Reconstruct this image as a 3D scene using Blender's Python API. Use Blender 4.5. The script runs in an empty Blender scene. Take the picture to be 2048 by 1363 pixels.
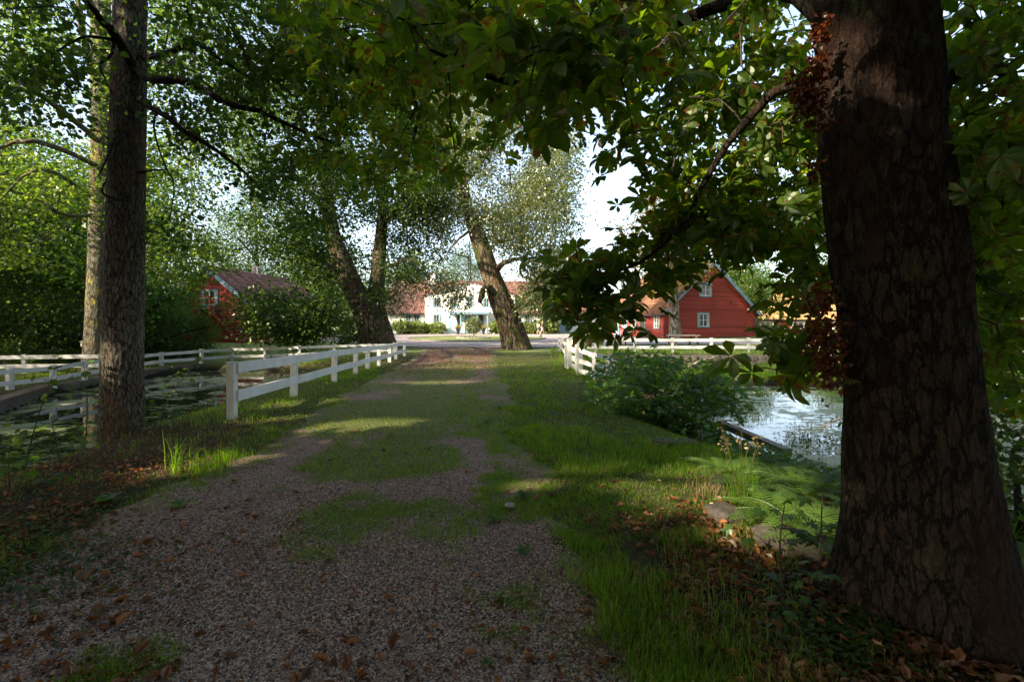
import bpy, math, random
import numpy as np
random.seed(5)
rng = np.random.default_rng(11)
sc = bpy.context.scene
C = sc.collection
F, HZ, CX, HC = 960.0, 645.0, 1024.0, 1.6
# ---------------------------------------------------------------- camera
cam = bpy.data.cameras.new('camera'); camo = bpy.data.objects.new('camera', cam); C.objects.link(camo)
camo.location = (0, 0, HC); camo.rotation_euler = (math.radians(90), 0, 0)
cam.sensor_width = 36; cam.lens = F / 2048 * 36; cam.shift_y = -(681.5 - HZ) / 2048
cam.clip_start = 0.05; cam.clip_end = 3000
sc.camera = camo
# ---------------------------------------------------------------- light
SUN_AZ = (-0.82, -0.57); SUN_EL = math.radians(27)
w = bpy.data.worlds.new('World'); sc.world = w; w.use_nodes = True
nt = w.node_tree
sky = nt.nodes.new('ShaderNodeTexSky'); sky.sky_type = 'NISHITA'; sky.sun_disc = False
sky.sun_elevation = SUN_EL
sky.sun_rotation = math.atan2(SUN_AZ[0], SUN_AZ[1])
sky.air_density = 1.0; sky.dust_density = 2.0; sky.ozone_density = 1.0
hs = nt.nodes.new('ShaderNodeHueSaturation'); hs.inputs['Saturation'].default_value = 0.78
nt.links.new(sky.outputs[0], hs.inputs['Color']); nt.links.new(hs.outputs[0], nt.nodes['Background'].inputs[0])
nt.nodes['Background'].inputs[1].default_value = 0.15
sl = bpy.data.lights.new('sun', 'SUN'); so = bpy.data.objects.new('sun', sl); C.objects.link(so)
sl.energy = 5.0; sl.angle = math.radians(0.6); sl.color = (1.0, 0.86, 0.66)
from mathutils import Vector
ce = math.cos(SUN_EL)
so.rotation_euler = Vector((SUN_AZ[0] * ce, SUN_AZ[1] * ce, math.sin(SUN_EL))).to_track_quat('Z', 'Y').to_euler()
sc.view_settings.view_transform = 'Standard'; sc.view_settings.look = 'None'
sc.view_settings.exposure = 1.7; sc.view_settings.gamma = 1
sc.cycles.max_bounces = 8; sc.cycles.diffuse_bounces = 4; sc.cycles.transmission_bounces = 5
sc.cycles.glossy_bounces = 3; sc.cycles.transparent_max_bounces = 8
sc.cycles.sample_clamp_indirect = 6
sc.cycles.use_denoising = True

# ---------------------------------------------------------------- helpers
def W(px, py, d): return np.array([(px - CX) * d / F, d, HC - (py - HZ) * d / F])
def nrm(a): return a / (np.linalg.norm(a, axis=-1, keepdims=True) + 1e-9)
def sstep(a, b, x):
    t = np.clip((x - a) / (b - a), 0, 1); return t * t * (3 - 2 * t)
def _h(x, y, z):
    h = (x.astype(np.int64) * 374761393 + y.astype(np.int64) * 668265263 + z.astype(np.int64) * 1442695041) & 0xffffffff
    h = ((h ^ (h >> 13)) * 1274126177) & 0xffffffff
    return ((h ^ (h >> 16)) & 0xffff) / 65535.0
def vn(p):
    p = np.asarray(p, float); i = np.floor(p); f = p - i; f = f * f * (3 - 2 * f); i = i.astype(np.int64)
    x, y, z = i[..., 0], i[..., 1], i[..., 2]; u, v, t = f[..., 0], f[..., 1], f[..., 2]
    def L(a, b, k): return a + (b - a) * k
    return L(L(L(_h(x, y, z), _h(x + 1, y, z), u), L(_h(x, y + 1, z), _h(x + 1, y + 1, z), u), v),
             L(L(_h(x, y, z + 1), _h(x + 1, y, z + 1), u), L(_h(x, y + 1, z + 1), _h(x + 1, y + 1, z + 1), u), v), t)
def fbm(p, o=3):
    p = np.asarray(p, float); s = 0; a = .5; n = 0
    for k in range(o): s = s + a * vn(p * 2 ** k + 17 * k); n += a; a *= .5
    return s / n
def xy(x, y, s=1.0): return np.stack([np.asarray(x, float) * s, np.asarray(y, float) * s, np.zeros_like(np.asarray(x, float))], -1)

class MB:
    def __init__(s): s.v = []; s.f = {}; s.n = 0; s.parts = []
    def add(s, v, f, mi=0):
        v = np.asarray(v, float).reshape(-1, 3)
        if isinstance(f, np.ndarray): fs = [f]
        else:
            g = {}
            for q in f: g.setdefault(len(q), []).append(q)
            fs = [np.array(q) for q in g.values()]
        for q in fs: s.f.setdefault(q.shape[1], []).append((q + s.n, mi))
        s.parts.append((v, fs)); s.v.append(v); s.n += len(v); return s
    def split(s, name, mat, parent, smooth=False, every=1):
        for i in range(0, len(s.parts), every):
            m = MB()
            for v, fs in s.parts[i:i + every]:
                for q in fs: m.f.setdefault(q.shape[1], []).append((q + m.n, 0))
                m.v.append(v); m.n += len(v)
            o = m.build(name, mat, parent, smooth)
        return o
    def inst(s, tv, tf, R, T, S, mi=0):
        n = len(T)
        if n == 0: return s
        S = np.asarray(S, float).reshape(n, 1, 1) * np.ones((n, 1, 1))
        V = np.einsum('nij,kj->nki', R, tv) * S + np.asarray(T)[:, None, :]
        k = len(tv); off = (np.arange(n) * k)
        for q in ([tf] if isinstance(tf, np.ndarray) else tf):
            FF = (q[None] + off[:, None, None]).reshape(-1, q.shape[1])
            s.f.setdefault(q.shape[1], []).append((FF + s.n, mi))
        s.v.append(V.reshape(-1, 3)); s.n += n * k; return s
    def box(s, x0, x1, y0, y1, z0, z1, mi=0):
        v = [(x, y, z) for z in (z0, z1) for y in (y0, y1) for x in (x0, x1)]
        return s.add(v, np.array([(0, 2, 3, 1), (4, 5, 7, 6), (0, 1, 5, 4), (1, 3, 7, 5), (3, 2, 6, 7), (2, 0, 4, 6)]), mi)
    def beam(s, a, b, wd, ht, mi=0, up=(0, 0, 1)):
        a = np.array(a, float); b = np.array(b, float); t = nrm(b - a); u = np.array(up, float)
        sd = nrm(np.cross(t, u)); u2 = np.cross(sd, t)
        v = [p + sd * i * wd / 2 + u2 * j * ht / 2 for p in (a, b) for (i, j) in ((-1, -1), (1, -1), (1, 1), (-1, 1))]
        return s.add(v, np.array([(3, 2, 1, 0), (4, 5, 6, 7), (0, 1, 5, 4), (1, 2, 6, 5), (2, 3, 7, 6), (3, 0, 4, 7)]), mi)
    def tube(s, pts, rad, k=6, mi=0, cap=True):
        P = np.array(pts, float); n = len(P); rad = np.broadcast_to(np.asarray(rad, float), (n,))
        T = np.zeros_like(P); T[1:-1] = P[2:] - P[:-2]; T[0] = P[1] - P[0]; T[-1] = P[-1] - P[-2]; T = nrm(T)
        a = np.array([0, 0, 1.]) if abs(T[0][2]) < .9 else np.array([1., 0, 0])
        A = np.zeros_like(P)
        for i in range(n):
            a = a - T[i] * a.dot(T[i]); a = a / (np.linalg.norm(a) + 1e-9); A[i] = a
        B = np.cross(T, A); th = np.arange(k) * 2 * math.pi / k
        V = P[:, None] + (A[:, None] * np.cos(th)[None, :, None] + B[:, None] * np.sin(th)[None, :, None]) * rad[:, None, None]
        i = np.arange(n - 1)[:, None] * k; j = np.arange(k)[None]; j2 = (j + 1) % k
        Q = np.stack([i + j, i + j2, i + k + j2, i + k + j], -1).reshape(-1, 4)
        s.add(V.reshape(-1, 3), Q, mi)
        if cap:
            s.f.setdefault(k, []).append((np.array([[s.n - 1 - q for q in range(k)][::-1]]), mi))
            s.f.setdefault(k, []).append((np.array([[s.n - n * k + q for q in range(k)][::-1]]), mi))
        return s
    def build(s, name, mats, parent=None, smooth=False):
        me = bpy.data.meshes.new(name); V = np.concatenate(s.v).astype(np.float32)
        lp, tot, mi = [], [], []
        for k, l in s.f.items():
            for q, m in l:
                lp.append(q.reshape(-1)); tot.append(np.full(len(q), k)); mi.append(np.full(len(q), m))
        lp = np.concatenate(lp).astype(np.int32); tot = np.concatenate(tot).astype(np.int32); mi = np.concatenate(mi).astype(np.int32)
        st = np.concatenate([[0], np.cumsum(tot)[:-1]]).astype(np.int32)
        me.vertices.add(len(V)); me.vertices.foreach_set('co', V.reshape(-1))
        me.loops.add(len(lp)); me.loops.foreach_set('vertex_index', lp)
        me.polygons.add(len(tot)); me.polygons.foreach_set('loop_start', st); me.polygons.foreach_set('loop_total', tot)
        me.update(calc_edges=True)
        if not isinstance(mats, (list, tuple)): mats = [mats]
        for m in mats: me.materials.append(m)
        if len(mats) > 1: me.polygons.foreach_set('material_index', mi)
        me.polygons.foreach_set('use_smooth', np.full(len(tot), bool(smooth)))
        o = bpy.data.objects.new(name, me); C.objects.link(o)
        if parent is not None: o.parent = parent
        return o
def tag(o, label=None, cat=None, group=None, kind=None):
    if label: o['label'] = label
    if cat: o['category'] = cat
    if group: o['group'] = group
    if kind: o['kind'] = kind
    return o
def thing(name, label, cat, loc=(0, 0, 0), rz=0, group=None):
    o = bpy.data.objects.new(name, None); C.objects.link(o); o.location = [float(q) for q in loc]; o.rotation_euler = (0, 0, rz)
    o.empty_display_size = .2
    return tag(o, label, cat, group)
def dup(root, loc, rz=0, label=None, scale=None, group=None):
    r = root.copy(); C.objects.link(r); r.location = [float(q) for q in loc]; r.rotation_euler = (0, 0, rz)
    if label: r['label'] = label
    if group: r['group'] = group
    if scale: r.scale = (scale,) * 3
    for ch in list(root.children):
        c = ch.copy(); C.objects.link(c); c.parent = r
        for g in list(ch.children):
            d = g.copy(); C.objects.link(d); d.parent = c
    return r

# ---------------------------------------------------------------- materials
class NT:
    def __init__(s, name):
        s.m = bpy.data.materials.new(name); s.m.use_nodes = True; s.t = s.m.node_tree; s.t.nodes.clear()
        s.out = s.n('OutputMaterial')
    def n(s, ty, **kw):
        nd = s.t.nodes.new('ShaderNode' + ty)
        for k, v in kw.items():
            if k.startswith('i_'):
                q = k[2:]; q = int(q) if q.isdigit() else q.replace('_', ' ')
                s.set(nd.inputs[q], v)
            else: setattr(nd, k, v)
        return nd
    def set(s, inp, v):
        if isinstance(v, bpy.types.NodeSocket): s.t.links.new(v, inp)
        elif isinstance(v, bpy.types.Node): s.t.links.new(v.outputs[0], inp)
        else:
            if isinstance(v, (tuple, list)) and len(v) == 3 and inp.type == 'RGBA': v = (*v, 1)
            inp.default_value = v
    def math(s, op, a, b=0.0, c=None):
        nd = s.n('Math', operation=op); s.set(nd.inputs[0], a); s.set(nd.inputs[1], b)
        if c is not None: s.set(nd.inputs[2], c)
        return nd.outputs[0]
    def mix(s, f, a, b):
        nd = s.n('Mix', data_type='RGBA'); s.set(nd.inputs[0], f); s.set(nd.inputs[6], a); s.set(nd.inputs[7], b); return nd.outputs[2]
    def noise(s, scale, detail=4, rough=.55, vec=None, out=0, stretch=None, dist=0):
        nd = s.n('TexNoise'); nd.inputs['Scale'].default_value = scale; nd.inputs['Detail'].default_value = detail
        nd.inputs['Roughness'].default_value = rough; nd.inputs['Distortion'].default_value = dist
        s.set(nd.inputs['Vector'], vec if vec is not None else s.pos(stretch)); return nd.outputs[out]
    def pos(s, stretch=None):
        if not hasattr(s, '_p'): s._p = s.n('TexCoord').outputs['Object']
        if stretch is None: return s._p
        mp = s.n('Mapping'); mp.inputs['Scale'].default_value = stretch; s.t.links.new(s._p, mp.inputs[0]); return mp.outputs[0]
    def ramp(s, fac, stops, interp='LINEAR'):
        nd = s.n('ValToRGB'); cr = nd.color_ramp; cr.interpolation = interp
        while len(cr.elements) < len(stops): cr.elements.new(.5)
        for e, (p, c) in zip(cr.elements, stops): e.position = p; e.color = (*c, 1) if len(c) == 3 else c
        s.set(nd.inputs[0], fac); return nd.outputs[0]
    def step(s, v, a, b):
        nd = s.n('MapRange'); nd.interpolation_type = 'SMOOTHSTEP'; s.set(nd.inputs[0], v)
        nd.inputs[1].default_value = a; nd.inputs[2].default_value = b; return nd.outputs[0]
    def bump(s, h, dist, strength=1.0, nrm=None):
        nd = s.n('Bump'); nd.inputs['Strength'].default_value = strength; nd.inputs['Distance'].default_value = dist
        s.set(nd.inputs['Height'], h)
        if nrm is not None: s.set(nd.inputs['Normal'], nrm)
        return nd.outputs[0]
    def bsdf(s, color, rough=.8, normal=None, metal=0, spec=.3):
        b = s.n('BsdfPrincipled'); s.set(b.inputs['Base Color'], color); s.set(b.inputs['Roughness'], rough)
        b.inputs['Metallic'].default_value = metal; b.inputs['Specular IOR Level'].default_value = spec
        if normal is not None: s.set(b.inputs['Normal'], normal)
        return b
    def done(s, sh):
        s.t.links.new(sh.outputs[0] if isinstance(sh, bpy.types.Node) else sh, s.out.inputs[0]); return s.m
def g3(*a): return tuple(a)
def simple(name, col, rough=.7, var=.15, scale=6, bump=0.0, bscale=40, metal=0, stretch=None):
    t = NT(name); c2 = tuple(q * (1 - var) for q in col); c3 = tuple(min(1, q * (1 + var * .7)) for q in col)
    c = t.ramp(t.noise(scale, 4, .6, stretch=stretch), [(.3, c2), (.7, c3)])
    nm = t.bump(t.noise(bscale, 3, stretch=stretch), bump) if bump else None
    return t.done(t.bsdf(c, rough, nm, metal))
def leafmat(name, cols, trans, tmix=.4, spots=None, gloss=.03, veins=False):
    """cols: dark..light reflectance stops, trans: translucent colour stops"""
    t = NT(name); r = t.n('NewGeometry').outputs['Random Per Island']
    nz = t.noise(1.1, 2)
    f = t.math('ADD', t.math('MULTIPLY', r, .6), t.math('MULTIPLY', nz, .4))
    st = [(.2 + .6 * i / (len(cols) - 1), c) for i, c in enumerate(cols)]
    st2 = [(.2 + .6 * i / (len(trans) - 1), c) for i, c in enumerate(trans)]
    c = t.ramp(f, st); c2 = t.ramp(f, st2)
    if spots:
        sp = t.step(t.math('ADD', t.noise(spots[0], 3, .7), t.math('MULTIPLY', t.math('SUBTRACT', r, .5), .22)), spots[1], spots[1] + .05)
        c = t.mix(sp, c, spots[2]); c2 = t.mix(sp, c2, spots[3])
    if veins:
        a = t.n('Attribute'); a.attribute_name = 'leaf_t'; b_ = t.n('Attribute'); b_.attribute_name = 'leaf_s'; sa = t.math('ABSOLUTE', b_.outputs['Fac'])
        fr = t.math('FRACT', t.math('SUBTRACT', t.math('MULTIPLY', a.outputs['Fac'], 11.0), t.math('MULTIPLY', sa, 2.2)))
        vn_ = t.math('MULTIPLY', t.math('ABSOLUTE', t.math('SUBTRACT', fr, .5)), 2.0); v_ = t.math('MAXIMUM', t.step(vn_, .72, .98), t.step(sa, .14, .05))
        c = t.mix(t.math('MULTIPLY', v_, .45), c, (.10, .15, .04)); c2 = t.mix(t.math('MULTIPLY', v_, .5), c2, (.10, .16, .01))
    d = t.n('BsdfDiffuse'); t.set(d.inputs[0], c); tr = t.n('BsdfTranslucent'); t.set(tr.inputs[0], c2)
    m = t.n('MixShader', i_0=tmix); t.t.links.new(d.outputs[0], m.inputs[1]); t.t.links.new(tr.outputs[0], m.inputs[2])
    gl = t.n('BsdfGlossy'); gl.inputs['Roughness'].default_value = .38; gl.inputs[0].default_value = (.75, .8, .7, 1)
    m2 = t.n('MixShader', i_0=gloss); t.t.links.new(m.outputs[0], m2.inputs[1]); t.t.links.new(gl.outputs[0], m2.inputs[2])
    return t.done(m2)
def barkmat(name, dark, light, moss=None, fr=9, stretch=(1, 1, .22), dist=.03, mossamt=.6):
    t = NT(name); v = t.pos(stretch)
    nz = t.n('TexNoise'); nz.inputs['Scale'].default_value = fr * .8; nz.inputs['Detail'].default_value = 5; nz.inputs['Roughness'].default_value = .7; t.set(nz.inputs['Vector'], v)
    sb = t.n('VectorMath', operation='SUBTRACT'); t.set(sb.inputs[0], nz.outputs['Color']); sb.inputs[1].default_value = (.5, .5, .5)
    sc_ = t.n('VectorMath', operation='SCALE'); t.set(sc_.inputs[0], sb.outputs[0]); sc_.inputs['Scale'].default_value = 2.2 / fr
    wv = t.n('VectorMath', operation='ADD'); t.set(wv.inputs[0], v); t.set(wv.inputs[1], sc_.outputs[0])
    def edge(sc, w_):
        vo = t.n('TexVoronoi', feature='DISTANCE_TO_EDGE'); vo.inputs['Scale'].default_value = sc; t.set(vo.inputs['Vector'], wv.outputs[0]); return t.step(vo.outputs[0], 0.0, w_)
    e1 = edge(fr, .13); e2 = edge(fr * 2.3, .16)
    n1 = t.noise(fr * 1.6, 7, .72, v, dist=.4)
    vc = t.n('TexVoronoi'); vc.inputs['Scale'].default_value = fr * 1.0; t.set(vc.inputs['Vector'], wv.outputs[0]); pc = t.n('SeparateColor'); t.set(pc.inputs[0], vc.outputs['Color'])
    h = t.math('ADD', t.math('ADD', t.math('MULTIPLY', e1, .45), t.math('MULTIPLY', e2, .22)), t.math('ADD', t.math('MULTIPLY', n1, .38), t.math('MULTIPLY', pc.outputs[0], .16)))
    c = t.ramp(h, [(.22, tuple(q * .28 for q in dark)), (.6, dark), (1.0, light)])
    c = t.mix(t.step(t.noise(3.5, 4, .65), .5, .75), c, tuple(q * .8 for q in light))
    c = t.mix(t.math('SUBTRACT', .85, t.math('MULTIPLY', e1, t.math('ADD', t.math('MULTIPLY', e2, .35), .65))), c, tuple(q * .22 for q in dark))
    c = t.mix(t.step(t.noise(1.6, 5, .75, t.pos((1, 1, .4))), .50, .66), c, (light[0] * .75, light[1] * .5, light[2] * .4))
    c = t.mix(t.step(t.noise(2.6, 4, .7, t.pos((1, 1, .5))), .58, .70), c, tuple(q * .45 for q in dark))
    if moss:
        mm = t.step(t.math('ADD', t.noise(1.7, 5, .7), t.math('MULTIPLY', t.math('SUBTRACT', n1, .5), .5)), mossamt, mossamt + .12); c = t.mix(mm, c, moss)
    nm = t.bump(h, dist, 1.0, t.bump(t.noise(fr * 7, 5, .75, v), dist * .35))
    return t.done(t.bsdf(c, .9, nm, spec=.15))
M = {}
M['white'] = (lambda t: t.done(t.bsdf(t.mix(t.step(t.noise(9, 6, .75), .58, .72), t.ramp(t.noise(2.2, 5, .7), [(.3, (.44, .43, .38)), (.65, (.60, .59, .54))]), (.27, .28, .20)), .6, t.bump(t.noise(40, 4, stretch=(1, 1, .3)), .003))))(NT('weathered_bright_paint'))
M['whitewood'] = (lambda t: t.done(t.bsdf(t.mix(t.step(t.noise(7, 5, .7), .6, .75), t.ramp(t.noise(2.5, 3), [(.3, (.36, .36, .32)), (.7, (.52, .51, .47))]), (.33, .34, .27)), .6, t.bump(t.noise(25, 4), .003))))(NT('weathered_white_paint'))
M['plaster'] = simple('white_plaster', (.80, .76, .68), .85, .06, 1.2, .004, 18)
M['blue'] = simple('teal_paint', (.15, .30, .36), .5, .12, 4)
M['bluegrey'] = simple('grey_blue_paint', (.22, .34, .40), .5, .12, 4)
M['sash'] = simple('cream_paint', (.72, .69, .58), .5, .08, 5)
M['darkmetal'] = simple('dark_metal', (.03, .03, .035), .4, .2, 5)
M['rust'] = simple('rusty_red_metal', (.25, .06, .03), .7, .3, 20)
def boards(name, col, pitch):
    t = NT(name); s_ = t.n('SeparateXYZ'); t.set(s_.inputs[0], t.pos()); z = s_.outputs[2]
    wob = t.math('MULTIPLY', t.noise(.7, 2), .06)
    fr = t.math('FRACT', t.math('DIVIDE', t.math('ADD', z, wob), pitch))
    gap = t.math('MULTIPLY', t.step(fr, 0, .1), t.math('SUBTRACT', 1.0, t.step(fr, .93, 1.0)))
    rnd = t.n('TexWhiteNoise', noise_dimensions='1D'); t.set(rnd.inputs['W'], t.math('FLOOR', t.math('DIVIDE', t.math('ADD', z, wob), pitch)))
    f = t.math('ADD', t.math('MULTIPLY', rnd.outputs[0], .35), t.math('MULTIPLY', t.noise(3, 5, .7, stretch=(1, 1, 6)), .65))
    c = t.ramp(f, [(.25, tuple(q * .72 for q in col)), (.75, tuple(q * 1.2 for q in col))])
    c = t.mix(t.math('SUBTRACT', 1.0, gap), c, tuple(q * .3 for q in col))
    return t.done(t.bsdf(c, .85, t.bump(gap, .03)))
M['redboard'] = boards('red_timber_boards', (.33, .055, .036), .24)
M['redplain'] = simple('red_paint', (.34, .04, .025), .8, .15, 3)
def tiles(name, c1, c2, px=.22, py=.32):
    t = NT(name); s_ = t.n('SeparateXYZ'); t.set(s_.inputs[0], t.pos())
    # tiles indexed along the roof (local y) and down the slope (local z)
    a = t.math('DIVIDE', s_.outputs[1], px); b = t.math('DIVIDE', s_.outputs[2], py)
    cb = t.n('CombineXYZ'); t.set(cb.inputs[0], t.math('FLOOR', a)); t.set(cb.inputs[1], t.math('FLOOR', b))
    wn = t.n('TexWhiteNoise', noise_dimensions='2D'); t.set(wn.inputs['Vector'], cb.outputs[0])
    f = t.math('ADD', t.math('MULTIPLY', wn.outputs[0], .5), t.math('MULTIPLY', t.noise(1.2, 5, .7), .5))
    c = t.ramp(f, [(.25, c1), (.75, c2)])
    fa = t.math('ABSOLUTE', t.math('SUBTRACT', t.math('FRACT', a), .5)); fb = t.math('FRACT', b)
    gap = t.math('MULTIPLY', t.step(t.math('SUBTRACT', .5, fa), 0, .16), t.step(fb, 0, .14))
    c = t.mix(t.math('SUBTRACT', 1.0, gap), c, tuple(q * .25 for q in c1))
    return t.done(t.bsdf(c, .8, t.bump(t.math('ADD', fa, fb), .04)))
M['tile'] = tiles('orange_roof_tile', (.20, .09, .05), (.46, .23, .12))
M['tiledark'] = tiles('dark_red_roof_tile', (.12, .055, .045), (.26, .135, .10), .26, .36)
M['tilemoss'] = tiles('mossy_roof_tile', (.22, .12, .04), (.50, .30, .12), .3, .4)
def glass(name, col):
    t = NT(name); return t.done(t.bsdf(t.ramp(t.noise(1.5, 2), [(.4, tuple(q * .4 for q in col)), (.6, col)]), .06, None, 0, .6))
M['glass'] = glass('window_glass', (.05, .06, .07))
M['curtain'] = simple('curtain_cloth', (.35, .30, .24), .9, .2, 8)
M['wood'] = simple('weathered_wood', (.11, .075, .05), .8, .3, 14, .004, 50, stretch=(1, 5, 5))
M['greywood'] = simple('grey_wood', (.20, .18, .15), .8, .3, 10, .004, 50, stretch=(5, 1, 5))
M['stonewall'] = (lambda t: t.done(t.bsdf(t.ramp(t.noise(1.7, 6, .7), [(.3, (.05, .045, .035)), (.55, (.09, .075, .058)), (.8, (.10, .13, .04))]), .9, t.bump(t.noise(5, 6, .7), .08))))(NT('mossy_stone'))
M['stone'] = simple('grey_stone', (.20, .18, .16), .85, .35, 5, .02, 14)
M['concrete'] = simple('pale_concrete', (.34, .31, .26), .9, .15, 3)
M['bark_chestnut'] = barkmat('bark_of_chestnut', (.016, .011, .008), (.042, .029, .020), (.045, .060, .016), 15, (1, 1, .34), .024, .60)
M['bark_lin'] = barkmat('bark_furrowed', (.075, .058, .042), (.20, .17, .125), (.08, .10, .03), 24, (1, 1, .24), .025, .64)
M['bark_ash'] = barkmat('bark_ash', (.10, .09, .06), (.22, .20, .14), (.26, .22, .035), 15, (1, 1, .25), .02, .54)
M['bark_old'] = barkmat('bark_mossy', (.06, .045, .03), (.20, .155, .10), (.055, .07, .015), 4.5, (1, 1, .2), .08, .5)
M['bark_pale'] = barkmat('bark_pale', (.22, .18, .12), (.42, .36, .26), None, 2.5, (1, 1, .4), .05)
M['twig'] = simple('twig_bark', (.045, .032, .022), .9, .3, 20)
G1 = [(.014, .030, .006), (.028, .055, .010), (.050, .085, .014)]
T1 = [(.05, .12, .01), (.12, .22, .015), (.22, .33, .03)]
M['lf_chestnut'] = leafmat('chestnut_leaf', [(.020, .044, .006), (.034, .068, .008), (.055, .098, .011)], [(.10, .21, .006), (.23, .40, .010), (.46, .60, .015)], .5, (22, .60, (.11, .035, .014), (.34, .10, .012)), veins=True)
M['lf_rust'] = leafmat('rusty_leaf', [(.030, .008, .005), (.075, .018, .008), (.15, .045, .012)], [(.14, .025, .005), (.25, .06, .01), (.4, .14, .02)], .35)
M['lf_lin'] = leafmat('lime_leaf', G1, T1, .45)
M['lf_ash'] = leafmat('ash_leaf', [(.03, .06, .012), (.05, .09, .018), (.09, .13, .025)], [(.10, .20, .012), (.18, .30, .018), (.34, .43, .03)], .45)
M['lf_birchy'] = leafmat('small_pale_leaf', [(.05, .075, .022), (.08, .11, .035), (.15, .16, .05)], [(.18, .25, .04), (.30, .34, .06), (.5, .45, .10)], .42, gloss=.1)
M['lf_yellow'] = leafmat('yellowing_leaf', [(.13, .12, .02), (.28, .19, .03), (.42, .27, .05)], [(.35, .30, .03), (.6, .40, .05), (.7, .5, .08)], .4)
M['lf_wood'] = leafmat('woodland_leaf', [(.016, .034, .010), (.028, .055, .014), (.055, .085, .02)], T1, .42)
M['lf_shrub'] = leafmat('shrub_leaf', [(.08, .12, .03), (.15, .19, .05), (.26, .27, .08)], [(.2, .3, .03), (.3, .4, .05)], .3)
M['lf_maple'] = leafmat('maple_leaf', [(.022, .052, .009), (.036, .082, .012), (.055, .115, .015)], [(.09, .22, .012), (.17, .33, .015)], .42, gloss=.04)
M['fern'] = leafmat('fern_leaf', [(.06, .12, .018), (.10, .17, .025)], [(.18, .34, .03), (.28, .42, .04)], .45)
M['grass'] = leafmat('grass_blade', [(.030, .072, .004), (.055, .125, .006), (.11, .17, .012)], [(.12, .30, .006), (.24, .46, .010), (.40, .52, .02)], .5, gloss=.015)
M['drygrass'] = leafmat('dry_grass_blade', [(.16, .12, .05), (.26, .20, .09)], [(.3, .25, .1), (.4, .32, .12)], .4)
M['litter'] = leafmat('fallen_leaf', [(.05, .022, .012), (.13, .048, .02), (.25, .10, .035)], [(.2, .07, .02), (.3, .12, .03)], .2, gloss=.04)

# leaf shapes (verts, faces)
def T_diamond():
    return np.array([(0, 0, 0), (-.36, .48, .07), (0, 1, -.1), (.36, .48, .07)], float), np.array([(0, 2, 1), (0, 3, 2)])
def T_oval():
    v = np.array([(0, 0, 0), (-.34, .25, .07), (-.33, .62, .05), (0, 1, -.12), (.33, .62, .05), (.34, .25, .07), (0, .45, 0)], float)
    return v, [np.array([(0, 6, 2, 1), (0, 5, 4, 6)]), np.array([(6, 3, 2), (6, 4, 3)])]
def T_maple():
    ang = [-160, -128, -98, -72, -55, -25, -12, 0, 12, 25, 55, 72, 98, 128, 160]
    rad = [.42, .30, .62, .38, .80, .42, .72, 1.0, .72, .42, .80, .38, .62, .30, .42]
    v = [(0, 0, 0.03)] + [(r * math.sin(math.radians(a)) * .75, r * math.cos(math.radians(a)) * .75, -.16 * r * r) for a, r in zip(ang, rad)]
    v = np.array(v); v[:, 1] += .3
    return v, np.array([(0, i + 1, i) for i in range(1, 15)])
def T_palmate(seed=0, n=7):
    r_ = np.random.default_rng(seed); V, Fq = [], []
    for i in range(n):
        a = math.radians(-125 + 250 * i / (n - 1) + r_.normal(0, 5)); L = (1 - .38 * abs(i - (n - 1) / 2) / ((n - 1) / 2)) * r_.uniform(.85, 1.08)
        dr = r_.uniform(.15, .45); tw = r_.normal(0, .12); b = len(V)
        for t, wd in ((.06, .015), (.35, .11), (.62, .20), (.84, .155), (1.0, .012)):
            for sx in (-1, 0, 1):
                x = sx * wd; y = t * L; z = abs(sx) * wd * .35 - dr * L * t * t + sx * tw * wd
                V.append((x * math.cos(a) + y * math.sin(a), -x * math.sin(a) + y * math.cos(a), z))
        for k in range(4):
            for s_ in (0, 1):
                p = b + 3 * k + s_; Fq.append((p, p + 1, p + 4, p + 3))
    return np.array(V), np.array(Fq)
DIA, OVAL, MAPLE = T_diamond(), T_oval(), T_maple()
PALMS = [T_palmate(s, 5 + 2 * (s % 2)) for s in range(6)]
def frames(N, D):
    N = nrm(N); Y = nrm(D - N * (D * N).sum(1, keepdims=True)); X = np.cross(Y, N)
    return np.stack([X, Y, N], -1)
def leaves(mb, cen, k, spread, vs, size, tpl, up=.6, droop=.25, mi=0, sv=.3, org=0.0):
    cen = np.repeat(np.asarray(cen), k, 0); n = len(cen)
    off = rng.normal(0, 1, (n, 3)) * [spread, spread, vs]
    P = cen + off; k_ = ~opening(P + org, .5 * size); P = P[k_]; off = off[k_]; n = len(P)
    N = rng.normal(0, 1, (n, 3)) * (1 - up * .5) + [0, 0, up * 1.4]
    D = off * [1, 1, .3] / (spread + 1e-6) + rng.normal(0, .6, (n, 3)) + [0, 0, -droop * 2]
    mb.inst(tpl[0], tpl[1], frames(N, D), P, size * rng.uniform(1 - sv, 1 + sv, n), mi)
def bez(a, b, bow=.12, jit=.08, n=5):
    a = np.array(a, float); b = np.array(b, float); L = np.linalg.norm(b - a); t = np.linspace(0, 1, n)[:, None]
    m = (a + b) / 2 + np.array([0, 0, L * bow]) + rng.normal(0, L * jit, 3)
    return (1 - t) ** 2 * a + 2 * t * (1 - t) * m + t * t * b
def spline(pts, n=24):
    P = np.array(pts, float); m = len(P); t = np.linspace(0, m - 1, n); i = np.clip(t.astype(int), 0, m - 2); f = (t - i)[:, None]
    p0 = P[np.maximum(i - 1, 0)]; p1 = P[i]; p2 = P[i + 1]; p3 = P[np.minimum(i + 2, m - 1)]
    return .5 * (2 * p1 + (p2 - p0) * f + (2 * p0 - 5 * p1 + 4 * p2 - p3) * f ** 2 + (3 * p1 - p0 - 3 * p2 + p3) * f ** 3)
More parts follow.
